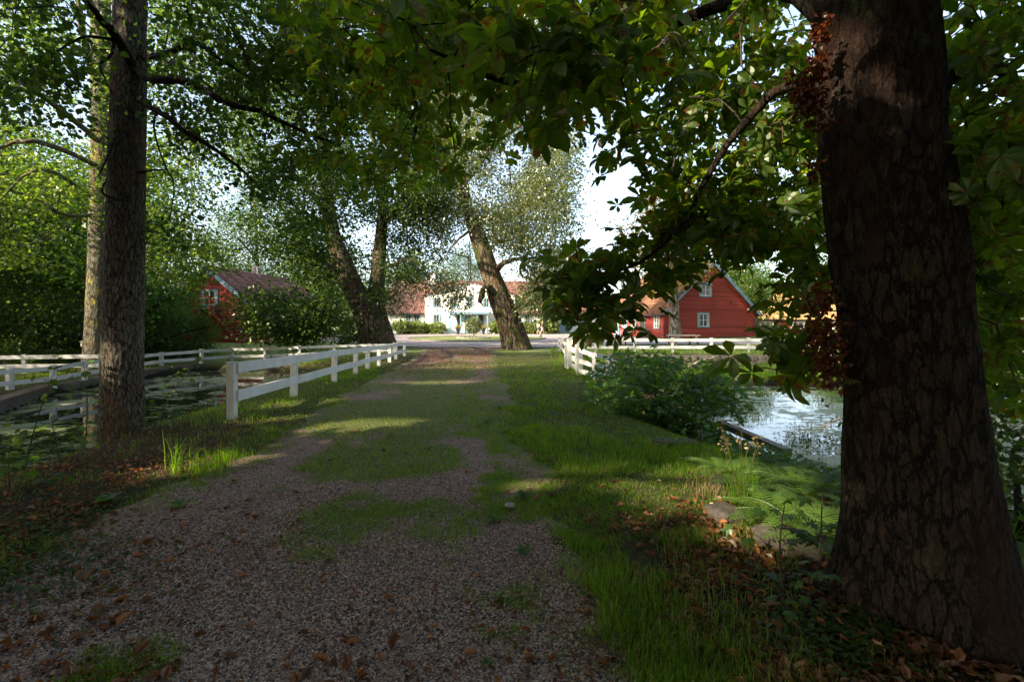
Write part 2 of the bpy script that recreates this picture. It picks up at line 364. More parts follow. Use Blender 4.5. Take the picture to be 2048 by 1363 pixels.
def grow(mb, sk, att, mi=1, bow=.1, thick=1.0):
    """connect every foliage point to the nearest limb or twig; returns nothing, adds twigs to mb"""
    sk = np.asarray(sk, float); att = np.asarray(att, float)
    dd = np.array([((sk - a) ** 2).sum(1).min() for a in att]); att = att[np.argsort(dd)]
    P = np.zeros((len(sk) + 3 * len(att), 3)); n = len(sk); P[:n] = sk
    for a in att:
        j = ((P[:n] - a) ** 2).sum(1).argmin(); L = np.linalg.norm(P[j] - a)
        if L < .04: continue
        c = bez(P[j], a, bow, .07, 5)
        r0 = (.005 + .010 * L ** .8) * thick
        mb.tube(c, np.linspace(r0, r0 * .35, 5), 4 if r0 < .03 else 6, mi, cap=False)
        P[n] = c[2]; P[n + 1] = c[3]; P[n + 2] = a; n += 3
GAPS = [(455, 430, 38, 85), (490, 556, 88, 26),  (1195, 395, 55, 45), (1496, 538, 34, 22), (1180, 260, 18, 60), (985, 215, 25, 20)]
def ell(cx, cy, rx, ry, d0, d1, n, gaps=True):
    r = np.sqrt(rng.uniform(0, 1, n)); a = rng.uniform(0, 2 * math.pi, n)
    px = cx + rx * r * np.cos(a); py = cy + ry * r * np.sin(a); d = rng.uniform(d0, d1, n)
    ok = np.ones(n, bool)
    if gaps:
        for gx, gy, gr, gs in GAPS: ok &= ((px - gx) / gr) ** 2 + ((py - gy) / gs) ** 2 > 1
    P = np.stack([(px - CX) * d / F, d, HC - (py - HZ) * d / F], -1)
    return P[ok]
def limb_mesh(pts, r0, r1, n=20, k=9, wob=.12):
    P = spline(pts, n); L = np.linalg.norm(P[-1] - P[0]); P[1:-1] += rng.normal(0, r0 * wob, (n - 2, 3))
    mb = MB(); mb.tube(P, np.linspace(r0, r1, n), k); return mb, P
def trunk_mesh(pts, rad, ns=48, nz=60, flare=.4, fh=.5, lobes=5, amp=.03, fr=8, ph=0.0, mi=0, mb=None):
    """pts (m,3) spline, rad radii at those points; ridged and flared surface"""
    P = spline(pts, nz); R = np.interp(np.linspace(0, 1, nz), np.linspace(0, 1, len(rad)), rad)
    th = np.linspace(0, 2 * math.pi, ns, endpoint=False); hz = P[:, 2] - P[0, 2]
    A, B = np.meshgrid(th, hz)
    r = R[:, None] * (1 + flare * np.exp(-np.maximum(B, 0) / fh) * (.65 + .5 * np.cos(lobes * A + ph) + .25 * np.cos(2 * A + 1 + ph)))
    q = np.stack([np.cos(A) * R[:, None] * fr, np.sin(A) * R[:, None] * fr, B * fr * .28], -1)
    n1 = fbm(q, 4); n2 = fbm(q * .35 + 5, 2)
    r = r + amp * ((1 - np.abs(2 * n1 - 1)) * 1.6 - 1.1) + amp * 2.5 * (n2 - .5)
    V = np.stack([P[:, None, 0] + np.cos(A) * r, P[:, None, 1] + np.sin(A) * r, P[:, None, 2] + 0 * r], -1)
    mb = mb or MB(); i = np.arange(nz - 1)[:, None] * ns; j = np.arange(ns)[None]; j2 = (j + 1) % ns
    mb.add(V.reshape(-1, 3), np.stack([i + j, i + j2, i + ns + j2, i + ns + j], -1).reshape(-1, 4), mi)
    return mb, P

SUNV = np.array([SUN_AZ[0] * ce, SUN_AZ[1] * ce, math.sin(SUN_EL)]); SUNV = SUNV / np.linalg.norm(SUNV)
OPEN = []    # gaps cut in the canopy to place sun flecks: (point lit, radius)
def opening(P, slack=0.0):
    """True where a leaf would stand in one of the gaps cut for sun flecks"""
    P = np.asarray(P, float); bad = np.zeros(len(P), bool)
    for c, r in OPEN:
        v = P - c; s_ = v @ SUNV; d2 = (v * v).sum(1) - s_ * s_; bad |= (s_ > .36) & (d2 < (r + slack) ** 2)
    return bad
def behind(P, px0, px1, d1, py1=2000):
    """drop foliage that would hang in front of a bare stretch of trunk"""
    px = CX + P[:, 0] * F / P[:, 1]; py = HZ - (P[:, 2] - HC) * F / P[:, 1]; return P[~((px > px0) & (px < px1) & (P[:, 1] < d1) & (py < py1) & (P[:, 1] > .3))]
# ================================================================ terrain
def seg_sd(x, y, poly):
    """signed distance to a polygon, positive outside"""
    x = np.asarray(x, float); y = np.asarray(y, float); P = np.array(poly, float); n = len(P)
    d = np.full(x.shape, 1e9); ins = np.zeros(x.shape, bool)
    for i in range(n):
        a = P[i]; b = P[(i + 1) % n]; e = b - a; t = np.clip(((x - a[0]) * e[0] + (y - a[1]) * e[1]) / (e @ e), 0, 1)
        d = np.minimum(d, np.hypot(x - a[0] - t * e[0], y - a[1] - t * e[1]))
        c = (a[1] > y) != (b[1] > y); xi = a[0] + (y - a[1]) * e[0] / (e[1] if abs(e[1]) > 1e-9 else 1e-9)
        ins ^= c & (x < xi)
    return np.where(ins, -d, d)
POND_L = [(-7.6, 4.0), (-7.9, 6.5), (-8.0, 8), (-8.3, 11), (-8.2, 14), (-8.3, 17), (-8.9, 20), (-10.0, 22.9), (-15.2, 22.9), (-15.3, 20), (-14.6, 15.4), (-12.6, 11.6), (-14, 8), (-17, 5), (-17, 0), (-8, 0)]
POND_R = [(5.6, 2), (5.4, 5.2), (4.7, 7), (4.35, 8.4), (4.3, 10), (4.0, 13), (3.9, 15.5), (4.2, 17.3), (9, 17.9), (14, 17.2), (20, 18), (30, 18), (34, 10), (34, 2)]
WALL_R = [(3.6, 24.3), (7, 24.0), (11, 23.9), (16, 24.3), (24, 24)]
WZ = -0.70
def ground_z(x, y):
    x = np.asarray(x, float); y = np.asarray(y, float)
    base = -0.42 * sstep(-7.5, -10.5, x) * sstep(38, 27, y) * sstep(-60, -20, x)
    base = base - .02 * np.clip(-x - 8, 0, 20) * 0
    far = sstep(20, 60, x) * sstep(40, 70, y) * 1.0
    base = base + far * .5
    base = base + (fbm(xy(x, y, .5), 3) - .5) * .10 * sstep(0, 3, np.hypot(x, y)) * sstep(34, 22, np.hypot(x, y)) + (fbm(xy(x, y, 3.1), 2) - .5) * .03 * sstep(34, 22, np.hypot(x, y))
    sl = seg_sd(x, y, POND_L); nat = sstep(-11, -9.4, x) * sstep(23.2, 21, y); wl = .25 + nat * 2.6
    ml = sstep(-.25, 1, (sl) / wl * 1.0)
    z = -1.15 + (base + 1.15) * np.where(sl < 0, sstep(-.6, 0, sl) * (WZ + 1.15 - .06) / (base + 1.15), (WZ + 1.15 - .06) / (base + 1.15) + (1 - (WZ + 1.15 - .06) / (base + 1.15)) * sstep(0, 1, sl / wl))
    sr = seg_sd(x, y, POND_R); near = sstep(7, 5, x) * sstep(20, 17, y); wr = .3 + near * 2.4
    k0 = (WZ - .06 + 1.15) / (z + 1.15)
    z = -1.15 + (z + 1.15) * np.where(sr < 0, sstep(-.6, 0, sr) * k0, k0 + (1 - k0) * sstep(0, 1, sr / wr))
    # ledge between the right pond and its far stone wall
    wy = np.interp(x, [p[0] for p in WALL_R], [p[1] for p in WALL_R])
    led = sstep(3.6, 4.6, x) * sstep(16.5, 18, y) * (1 - sstep(wy - .05, wy + .1, y))
    lz = -.62 + .22 * fbm(xy(x, y, 1.1), 3)
    z = z * (1 - led) + np.minimum(z, lz) * led
    return z
GS = lambda px, py, z=0.0: np.array([(px - CX) * (HC - z) / (py - HZ), (HC - z) * F / (py - HZ)])
def onground(px, py):
    d = HC * F / (py - HZ)
    for _ in range(4):
        z = float(ground_z((px - CX) * d / F, d)); d = (HC - z) * F / (py - HZ)
    return np.array([(px - CX) * d / F, d, z])
PY = [-2, 2.5, 4.5, 6.8, 10.6, 15.4, 22, 28.5, 32]
PL = [-3.2, -3.1, -3.15, -3.0, -3.5, -3.7, -4.2, -4.9, -6.2]
PR = [.6, .43, .22, -.13, -.27, -.6, -1.0, -1.3, .3]
def pathmask(x, y, soft=.3):
    n = (fbm(xy(x, y, 1.3), 3) - .5) * .9
    l = np.interp(y, PY, PL); r = np.interp(y, PY, PR)
    return sstep(-soft, soft, x - l + n) * sstep(-soft, soft, r - x + n * .8) * sstep(33, 31, y)
def grassy(x, y):
    """how much grass the gravel carries"""
    c = (np.interp(y, PY, PL) + np.interp(y, PY, PR)) / 2
    n = fbm(xy(x, y, 1.1) + 3, 4)
    return sstep(.37, .58, n + .11 * np.exp(-((x - c) / .55) ** 2) * sstep(3.7, 4.8, y) + .22 * sstep(3.0, 6, y) - .06 * np.abs(x - c) - .05 - .16 * sstep(4.2, 3.1, y) + .20 * (vn(xy(x, y, 7.)) - .5) - .15 * sstep(15, 22, y) - .13 * np.exp(-((np.abs(x - c) - 1.05) / .28) ** 2) * sstep(3, 6, y))
def littered(x, y):
    n = fbm(xy(x, y, .8) + 9, 3); n = n + .10 * sstep(1.2, 1.9, x) * sstep(4.4, 3.4, y) + .16 * sstep(.5, 1.2, x) * sstep(3.6, 3.0, y)
    a = sstep(-2.9, -4.2, x + .12 * (y - 5) * 0) * sstep(10, 6.0, y) * sstep(-14, -6.5, x) ** .1
    b = sstep(.5, 1.5, x) * sstep(5.0, 3.4, y)
    c = sstep(15, 24, y) * sstep(30, 27, y) * pathmask(x, y)
    return np.clip(np.maximum(np.maximum(a * .95, b * .9), c * 1.1) * sstep(.25, .5, n) + .05, 0, 1)
def axis(segs):
    a = [np.arange(s, e, st) for s, e, st in segs]; return np.unique(np.round(np.concatenate(a + [[segs[-1][1]]]), 3))
gx = axis([(-900, -120, 60), (-120, -40, 6), (-40, -18, 1.2), (-18, -9, .2), (-9, 7.5, .11), (7.5, 22, .25), (22, 40, 1.2), (40, 120, 6), (120, 900, 60)])
gy = axis([(-60, -4, 4), (-4, 1, .5), (1, 12, .09), (12, 26, .15), (26, 40, .6), (40, 120, 4), (120, 1200, 60)])
X, Y = np.meshgrid(gx, gy); Z = ground_z(X, Y)
mb = MB(); nx, ny = len(gx), len(gy); i = np.arange(ny - 1)[:, None] * nx; j = np.arange(nx - 1)[None]
mb.add(np.stack([X, Y, Z], -1).reshape(-1, 3), np.stack([i + j, i + j + 1, i + nx + j + 1, i + nx + j], -1).reshape(-1, 4))
t = NT('earth_and_grass')
def attr(t, n):
    a = t.n('Attribute'); a.attribute_name = n; return a.outputs['Fac']
gcol = t.ramp(t.noise(2.5, 5, .7), [(.25, (.030, .032, .010)), (.5, (.045, .066, .012)), (.8, (.085, .11, .02))])
gcol = t.mix(t.step(t.noise(38, 4, .8), .45, .62), gcol, (.085, .06, .025)); gcol = t.mix(t.step(t.noise(70, 3, .8), .5, .66), gcol, (.018, .014, .008))
dirt = t.ramp(t.noise(24, 5, .75), [(.3, (.018, .012, .008)), (.55, (.05, .028, .016)), (.8, (.14, .055, .022))])
col = t.mix(attr(t, 'litter'), gcol, dirt)
lawn = t.ramp(t.noise(1.2, 5, .7), [(.3, (.11, .15, .035)), (.7, (.20, .22, .07))])
col = t.mix(attr(t, 'lawn'), col, lawn)
wet = t.n('SeparateXYZ'); t.set(wet.inputs[0], t.pos())
col = t.mix(t.step(wet.outputs[2], -.40, -.66), col, (.012, .011, .007))
M['ground'] = t.done(t.bsdf(col, .95, t.bump(t.noise(34, 5, .8), .035), spec=.15))
g = mb.build('ground', M['ground'], None, True); g['kind'] = 'structure'
def setattr_(o, name, arr):
    a = o.data.attributes.new(name, 'FLOAT', 'POINT'); a.data.foreach_set('value', np.asarray(arr, np.float32).reshape(-1))
setattr_(g, 'litter', littered(X, Y)); setattr_(g, 'lawn', sstep(23, 27, Y))
# the gravel lane, a sheet a little above the ground
gy2 = axis([(-3, 1, .5), (1, 8, .07), (8, 33.2, .15)]); tt = np.linspace(-.12, 1.12, 70)
YY, TT = np.meshgrid(gy2, tt, indexing='ij'); l = np.interp(YY, PY, PL); r = np.interp(YY, PY, PR)
n = (fbm(xy(TT * 0 + np.where(TT < .5, 0, 30), YY, 1.7), 4) - .5) * .55
XX = l + (r - l) * TT + n * (np.abs(TT - .5) * 2) ** 2
edge = sstep(.5, .40, np.abs((TT - .5) / 1.24))
ZZ = ground_z(XX, YY) - .02 + .04 * edge + .02 * edge * fbm(xy(XX, YY, 2.), 2) * 0
mb = MB(); ny, nx = YY.shape; i = np.arange(ny - 1)[:, None] * nx; j = np.arange(nx - 1)[None]
mb.add(np.stack([XX, YY, ZZ], -1).reshape(-1, 3), np.stack([i + j, i + j + 1, i + nx + j + 1, i + nx + j], -1).reshape(-1, 4))
def gravelmat(name, scale, c, green=True, amp=.012):
    t = NT(name); v = t.n('TexVoronoi'); v.inputs['Scale'].default_value = scale; t.set(v.inputs['Vector'], t.pos())
    e = t.n('TexVoronoi', feature='DISTANCE_TO_EDGE'); e.inputs['Scale'].default_value = scale; t.set(e.inputs['Vector'], t.pos())
    s_ = t.n('SeparateColor'); t.set(s_.inputs[0], v.outputs['Color'])
    cc = t.ramp(s_.outputs[0], [(0, tuple(q * .45 for q in c)), (.45, c), (.75, (c[0] * 1.25, c[1] * 1.1, c[2] * 1.05)), (1, tuple(q * 1.7 for q in c))])
    gap = t.step(e.outputs[0], 0, .13); cc = t.mix(gap, tuple(q * .25 for q in c), cc)
    if green:
        f = t.math('MULTIPLY', attr(t, 'grassy'), t.step(t.noise(22, 3, .8), .35, .6))
        cc = t.mix(f, cc, t.ramp(t.noise(9, 3), [(.3, (.05, .075, .010)), (.7, (.10, .135, .02))]))
        f2 = t.math('MULTIPLY', attr(t, 'litter'), t.step(t.noise(14, 4, .8), .42, .6)); cc = t.mix(f2, cc, (.16, .065, .028))
    return t.done(t.bsdf(cc, .85, t.bump(t.math('ADD', t.math('MULTIPLY', gap, .7), t.math('MULTIPLY', s_.outputs[1], .6)), amp), spec=.25))
M['gravel'] = gravelmat('lane_gravel', 62, (.26, .172, .132))
lane = mb.build('gravel_lane', M['gravel'], None, True); lane['kind'] = 'structure'
setattr_(lane, 'grassy', grassy(XX, YY)); setattr_(lane, 'litter', littered(XX, YY) * sstep(14, 22, YY))
# flat sheets further off
def sheet(name, poly, mat, dz, thick=None):
    me = bpy.data.meshes.new(name); bm = bmesh.new()
    vs = [bm.verts.new((x, y, float(ground_z(np.array([x]), np.array([y]))[0]) * 0 + dz)) for x, y in poly]; bm.faces.new(vs)
    if thick:
        r_ = bmesh.ops.extrude_face_region(bm, geom=list(bm.faces)); bmesh.ops.translate(bm, vec=(0, 0, -thick), verts=[v for v in r_['geom'] if isinstance(v, bmesh.types.BMVert)])
    bmesh.ops.recalc_face_normals(bm, faces=bm.faces); bm.to_mesh(me); bm.free(); me.materials.append(mat)
    o = bpy.data.objects.new(name, me); C.objects.link(o); o['kind'] = 'structure'; return o
import bmesh
M['yardgravel'] = gravelmat('yard_gravel', 11, (.48, .40, .35), False, .01)
M['asphalt'] = simple('grey_road', (.20, .19, .185), .9, .2, 1.5, .004, 40)
M['lawn'] = (lambda t: t.done(t.bsdf(t.mix(t.step(t.noise(9, 4, .8), .55, .8), t.ramp(t.noise(.9, 5, .7), [(.3, (.12, .16, .03)), (.7, (.22, .24, .07))]), (.30, .27, .11)), .95, t.bump(t.noise(30, 3), .03))))(NT('clipped_lawn'))
def wavy(pts, n=6, a=.25):
    P = np.array(pts + [pts[0]], float); out = []
    for k in range(len(P) - 1):
        for q in range(n):
            p = P[k] + (P[k + 1] - P[k]) * q / n; o = (vn(np.array([[p[0] * .9, p[1] * .9, 0]]))[0] - .5) * a * 2; out.append((p[0] + o * .6, p[1] + o))
    return out
sheet('courtyard_gravel', wavy([(-9.5, 31.5), (-4, 30.6), (0, 30.2), (3.2, 30.6), (6.5, 33.5), (9, 35), (15.5, 41), (14, 50), (12, 60), (13, 67.5), (-13, 67.5), (-19, 60), (-19, 45)], 8), M['yardgravel'], .055)
sheet('road', wavy([(8, 34.0), (15, 34.6), (26, 35), (60, 37), (110, 41), (110, 49), (60, 44.5), (27, 43.5), (16.5, 43)], 6, .2), M['asphalt'], .062)
sheet('leafy_gravel_strip', wavy([(9.5, 28.7), (13, 27.9), (17.5, 28.3), (21, 29.6), (20.5, 31.8), (15, 32.4), (10.5, 31.2)], 8, .5), M['asphalt'], .060)
# round lawn with a low stone kerb
cxo, cyo, rx_, ry_ = -3.4, 47.0, 6.6, 7.6
ov = [(cxo + rx_ * math.cos(a), cyo + ry_ * math.sin(a)) for a in np.linspace(0, 2 * math.pi, 72, endpoint=False)]
sheet('oval_lawn', ov, M['lawn'], .10, .08)
kb = MB()
for k in range(72):
    a = ov[k]; b = ov[(k + 1) % 72]; kb.beam((a[0], a[1], .09), (b[0], b[1], .09), .16, .12)
tag(kb.build('lawn_kerb', M['stone']), kind='structure')
# ponds
t = NT('pond_water'); p = t.pos(); n1 = t.noise(.35, 6, .68, dist=1.2); fine = t.noise(60, 3, .8)
wd = t.step(t.math('ADD', n1, t.math('MULTIPLY', t.math('SUBTRACT', t.noise(4, 8, .8, stretch=(.6, 1.5, 1)), .5), .9)), .51, .57)
spk = t.step(t.math('ADD', fine, t.math('MULTIPLY', t.math('SUBTRACT', n1, .5), 1.2)), .66, .74); wd = t.math('MAXIMUM', wd, spk)
wc = t.ramp(t.noise(90, 2), [(.3, (.075, .10, .035)), (.7, (.17, .20, .085))])
weed = t.bsdf(wc, .35, t.bump(t.noise(70, 3), .01), spec=.5)
wat = t.bsdf((.008, .010, .006), .015, t.bump(t.noise(1.6, 2), .0035), spec=.6)
ms = t.n('MixShader'); t.set(ms.inputs[0], wd); t.t.links.new(wat.outputs[0], ms.inputs[1]); t.t.links.new(weed.outputs[0], ms.inputs[2])
M['water'] = t.done(ms)
def pond(name, poly):
    P = np.array(poly, float); c = P.mean(0); o = sheet(name, [tuple(c + (q - c) * 1.0) for q in P], M['water'], WZ); return o
pond('pond_water', [(-5.6, -2), (-5.6, 10), (-7.2, 14), (-7.6, 21), (-8.8, 23.4), (-15.6, 23.4), (-15.7, 20), (-15, 15.2), (-13, 11.4), (-14.2, 8), (-17.5, 5), (-17.5, -2)])
pond('pond_water', [(3.4, 0), (3.4, 17.6), (9, 18.6), (20, 18.8), (31, 18.8), (35, 10), (35, 0)])

# ================================================================ stone walls
def rubble_wall(name, line, z0, z1, th, label, top=True):
    mb = MB(); P = spline([(x, y, 0) for x, y in line], 60); L = np.r_[0, np.cumsum(np.linalg.norm(np.diff(P, axis=0), axis=1))]
    x = 0; 
    rows = max(2, int((z1 - z0) / .22))
    for r in range(rows):
        s = rng.uniform(-.2, 0)
        while s < L[-1]:
            wd = rng.uniform(.25, .8); m = min(max(s + wd / 2, 0), L[-1]); c = np.array([np.interp(m, L, P[:, k]) for k in range(3)])
            q = np.array([np.interp(min(m + .1, L[-1]), L, P[:, k]) - np.interp(max(m - .1, 0), L, P[:, k]) for k in range(3)]); q = nrm(q)
            zc = z0 + (r + .5) * (z1 - z0) / rows; hh = (z1 - z0) / rows * .52
            tp = STONE[rng.integers(len(STONE))]; nn = np.array([-q[1], q[0], 0])
            V = (q[None] * tp[0][:, :1] * wd * .56 + nn[None] * tp[0][:, 1:2] * th * .5 * rng.uniform(.8, 1.1) + np.array([0, 0, 1])[None] * tp[0][:, 2:] * hh * 1.15) + c + [0, 0, zc + rng.normal(0, .015)] + nn * rng.normal(0, .03)
            mb.add(V, tp[1]); s += wd
    return tag(mb.build(name, M['stonewall'], None, False), label, 'wall')
def stone_tpl(seed, sub=2):
    bm = bmesh.new(); bmesh.ops.create_icosphere(bm, subdivisions=sub, radius=1); V = np.array([v.co[:] for v in bm.verts]); Fq = np.array([[v.index for v in f.verts] for f in bm.faces]); bm.free()
    V = np.sign(V) * np.abs(V) ** .55; V = V / np.abs(V).max(); V *= (1 + .28 * (fbm(V * 1.7 + seed * 7, 3) - .5))[:, None]; return V, Fq
STONE = [stone_tpl(s) for s in range(6)]
rubble_wall('stone_wall', WALL_R, -.62, -.02, .55, 'long mossy rubble retaining wall beyond the right pond')
rubble_wall('stone_wall', [(-9.6, 23.3), (-12, 23.3), (-15.2, 23.2), (-15.6, 20.2), (-14.9, 15.9)], -.9, -.40, .45, 'dark stone edge round the far bank of the left pond')
mb = MB()
L_ = [(-14.75, 15.2), (-12.75, 11.5), (-14.3, 7.9), (-17.3, 5)]
for k in range(3):
    a, b = L_[k], L_[k + 1]
    mb.beam((*a, -.68), (*b, -.68), .30, .56); 
qw = thing('quay_wall', 'low pale plank-topped quay wall at the left end of the left pond', 'wall')
mb.build('wall', M['stonewall'], qw); mb = MB()
for k in range(3): mb.beam((*L_[k], -.375), (*L_[k + 1], -.375), .36, .05)
mb.build('coping_board', M['wood'], qw)

# ================================================================ buildings
def vol(mb, x0, x1, y0, y1, z0, eave, ridge, along='y'):
    """gabled block: ridge along y or x"""
    if along == 'y':
        m = (x0 + x1) / 2
        v = [(x0, y0, z0), (x1, y0, z0), (x1, y0, eave), (m, y0, ridge), (x0, y0, eave), (x0, y1, z0), (x1, y1, z0), (x1, y1, eave), (m, y1, ridge), (x0, y1, eave)]
    else:
        m = (y0 + y1) / 2
        v = [(x0, y1, z0), (x0, y0, z0), (x0, y0, eave), (x0, m, ridge), (x0, y1, eave), (x1, y1, z0), (x1, y0, z0), (x1, y0, eave), (x1, m, ridge), (x1, y1, eave)]
    mb.add(v, [(0, 1, 2, 3, 4), (9, 8, 7, 6, 5), (0, 4, 9, 5), (1, 6, 7, 2), (5, 6, 1, 0)])
def roofslab(mb, a, b, c, d, th=.14, rib=.22):
    """a-b lower edge, d-c upper edge; pantile corrugation runs up the slope"""
    a, b, c, d = [np.array(q, float) for q in (a, b, c, d)]
    L = np.linalg.norm(b - a); H = np.linalg.norm(d - a); n = nrm(np.cross(b - a, d - a)); n = n if n[2] > 0 else -n
    nu = max(8, int(L / rib * 6)); nv = max(3, int(H / .33) * 2 + 1)
    u, v = np.meshgrid(np.linspace(0, 1, nu), np.linspace(0, 1, nv))
    off = .035 * np.sin(u * L / rib * 2 * math.pi) + .035 * ((1 - (v * (nv - 1) / 2) % 1) if True else 0)
    P = (a + (b - a) * u[..., None]) * (1 - v[..., None]) + (d + (c - d) * u[..., None]) * v[..., None] + n * (off + th)[..., None]
    i = np.arange(nv - 1)[:, None] * nu; j = np.arange(nu - 1)[None]
    mb.add(P.reshape(-1, 3), np.stack([i + j, i + j + 1, i + nu + j + 1, i + nu + j], -1).reshape(-1, 4))
    e = n * (th - .05); q = [a, b, c, d]; v8 = q + [p + e for p in q]
    mb.add(v8, np.array([(3, 2, 1, 0), (4, 5, 6, 7), (0, 1, 5, 4), (1, 2, 6, 5), (2, 3, 7, 6), (3, 0, 4, 7)]))
class Face:
    """local frame on a wall: u along, out outward"""
    def __init__(s, o, u, out): s.o = np.array(o, float); s.u = np.array(u, float); s.out = np.array(out, float)
    def p(s, u, z, d): q = s.o + s.u * u + s.out * d; return np.array([q[0], q[1], z])
    def box(s, mb, u0, u1, z0, z1, d0, d1):
        v = [s.p(u, z, d) for z in (z0, z1) for d in (d0, d1) for u in (u0, u1)]
        f = np.array([(0, 1, 3, 2), (4, 6, 7, 5), (0, 4, 5, 1), (1, 5, 7, 3), (3, 7, 6, 2), (2, 6, 4, 0)])
        mb.add(v, f)
def window(par, fc, u, z, wd, ht, mull=1, bars=1, casing='blue', sash='sash', cas=.13, curtain=True):
    mb = MB(); u0, u1, z0, z1 = u - wd / 2, u + wd / 2, z, z + ht
    for a in ((u0 - cas, u0, z0 - cas, z1 + cas), (u1, u1 + cas, z0 - cas, z1 + cas), (u0, u1, z1, z1 + cas), (u0, u1, z0 - cas, z0)): fc.box(mb, *a, .002, .07)
    fr = mb.build('window', M[casing], par)
    mb = MB(); s = .055
    for a in ((u0, u0 + s, z0, z1), (u1 - s, u1, z0, z1), (u0 + s, u1 - s, z1 - s, z1), (u0 + s, u1 - s, z0, z0 + s)): fc.box(mb, *a, .002, .045)
    for k in range(mull):
        c = u0 + (u1 - u0) * (k + 1) / (mull + 1); fc.box(mb, c - .045, c + .045, z0 + s, z1 - s, .002, .043)
    for k in range(bars):
        c = z0 + (z1 - z0) * (k + 1) / (bars + 1); fc.box(mb, u0 + s, u1 - s, c - .018, c + .018, .002, .038)
    mb.build('sash', M[sash], fr)
    mb = MB(); fc.box(mb, u0 + .02, u1 - .02, z0 + .02, z1 - .02, .004, .022); mb.build('pane', M['glass'], fr)
    if curtain:
        mb = MB()
        for a, b in ((u0 + s, u0 + wd * .2), (u1 - wd * .2, u1 - s)): fc.box(mb, a, b, z0 + s, z1 - s, .022, .026)
        mb.split('curtain', M['curtain'], fr)
    return fr
def door(par, fc, u, wd, ht, z=.05, casing='blue', leaf='darkmetal', cas=.12, panes=False):
    mb = MB()
    for a in ((u - wd / 2 - cas, u - wd / 2, z, z + ht + cas), (u + wd / 2, u + wd / 2 + cas, z, z + ht + cas), (u - wd / 2, u + wd / 2, z + ht, z + ht + cas)): fc.box(mb, *a, .002, .08)
    mb2 = MB(); fc.box(mb2, u - wd / 2, u + wd / 2, z, z + ht, .004, .03)
    for k in (0, 1):
        for q in (0, 1): fc.box(mb2, u - wd / 2 + .1 + q * wd / 2, u - .1 + q * wd / 2, z + .15 + k * ht / 2, z + ht / 2 - .1 + k * ht / 2, .03, .045)
    d = mb2.build('door', M[leaf], par); mb.build('frame', M[casing], d)
    mb = MB(); fc.box(mb, u + wd * .34, u + wd * .4, z + .95, z + 1.1, .045, .09); mb.build('handle', M['darkmetal'], d); return d
def house(name, label, loc, rz, w_, L, eave, ridge, wall, roof, ov_=.45, foot=0, barge='bluegrey', gutters=True):
    r = thing(name, label, 'house', loc, rz)
    mb = MB(); vol(mb, 0, w_, 0, L, 0, eave, ridge); mb.build('wall', M[wall], r)
    if foot: mb = MB(); mb.box(.04, w_ - .04, .04, L - .04, -foot, .0); mb.build('foundation', M['concrete'], r)
    sl = (ridge - eave) / (w_ / 2); e = ov_; m = w_ / 2
    for sgn in (-1, 1):
        xe = m + sgn * (m + e); ze = eave - sl * e
        mb = MB(); roofslab(mb, (xe, -e, ze), (xe, L + e, ze), (m, L + e, ridge), (m, -e, ridge)); rf = mb.build('roof', M[roof], r)
        if barge:
            mb = MB(); nx = sl / math.hypot(1, sl); nz = 1 / math.hypot(1, sl)
            for k, (o, h) in enumerate(((0.0, .26), (.20, .14))):
                for yy in (-e - .03 - k * .03,):
                    a = np.array([xe, yy, ze]); b = np.array([m, yy, ridge]); dn = np.array([sgn * nx, 0, nz]) * (.17 - h / 2 - o * 0 + k * .05)
                    mb.beam(a + dn, b + dn, .05, h, up=(sgn * nx, 0, nz))
            mb.build('bargeboard', M[barge], rf)
        if gutters:
            mb = MB(); mb.tube([(xe + sgn * .07, -e, ze - .03), (xe + sgn * .07, L + e, ze - .06)], .07, 8); mb.build('gutter', M['darkmetal'], rf)
    mb = MB(); mb.tube([(m, -e, ridge + .14), (m, L + e, ridge + .14)], .13, 8); mb.build('ridge_cap', M[roof], r)
    return r
# right red house
ang = math.atan2(.333, .942)
RH = house('red_house', 'long red timber house with blue bargeboards, gable and fire ladder facing the lane', (15.9, 50, .06), ang, 12, 11, 2.75, 7.95, 'redboard', 'tile')
fF = Face((0, 0, 0), (1, 0, 0), (0, -1, 0)); fL = Face((0, 0, 0), (0, 1, 0), (-1, 0, 0))
window(RH, fF, 4.95, 1.15, 1.35, 1.35, 1, 1); window(RH, fF, 5.25, 4.45, 1.45, 1.3, 1, 1)
mb = MB()
for x in (-.02, 11.80): mb.box(x, x + .22, -.05, -.002, 0, 2.5)
mb.box(10.75, 10.97, -.04, -.002, 0, 3.3); mb.split('corner_board', M['redplain'], RH)
mb = MB(); mb.box(8.6, 8.95, -.05, -.002, 3.7, 4.05)
for k in range(4): mb.box(8.6, 8.95, -.07, -.05, 3.72 + k * .08, 3.76 + k * .08)
mb.build('vent', M['rust'], RH)
mb = MB()
for x in (5.95, 6.4): mb.tube([(x, -.25, 2.6), (x, -.25, 5.6)], .02, 5)
for k in range(11): mb.tube([(5.95, -.25, 2.65 + k * .28), (6.4, -.25, 2.65 + k * .28)], .014, 4)
for x in (5.95, 6.4):
    for z in (2.7, 4.0, 5.4): mb.tube([(x, -.25, z), (x, 0, z)], .014, 4)
mb.tube([(5.95, -.25, 5.6), (5.95, -.55, 5.4), (6.4, -.55, 5.4), (6.4, -.25, 5.6)], .014, 4)
mb.build('fire_ladder', M['rust'], RH)
mb = MB(); mb.tube([(12.05, -.1, .1), (12.05, -.1, 2.2), (12.4, -.3, 2.45)], .045, 8); mb.tube([(-.1, -.02, .1), (-.1, -.02, 2.1), (-.4, -.2, 2.3)], .045, 8); mb.split('downpipe', M['darkmetal'], RH)
mb = MB(); mb.box(11.05, 11.17, -.14, -.002, 2.95, 3.15); mb.tube([(11.11, -.1, 2.9), (11.11, -.1, 3.0)], .09, 10); mb.build('wall_lamp', M['sash'], RH)
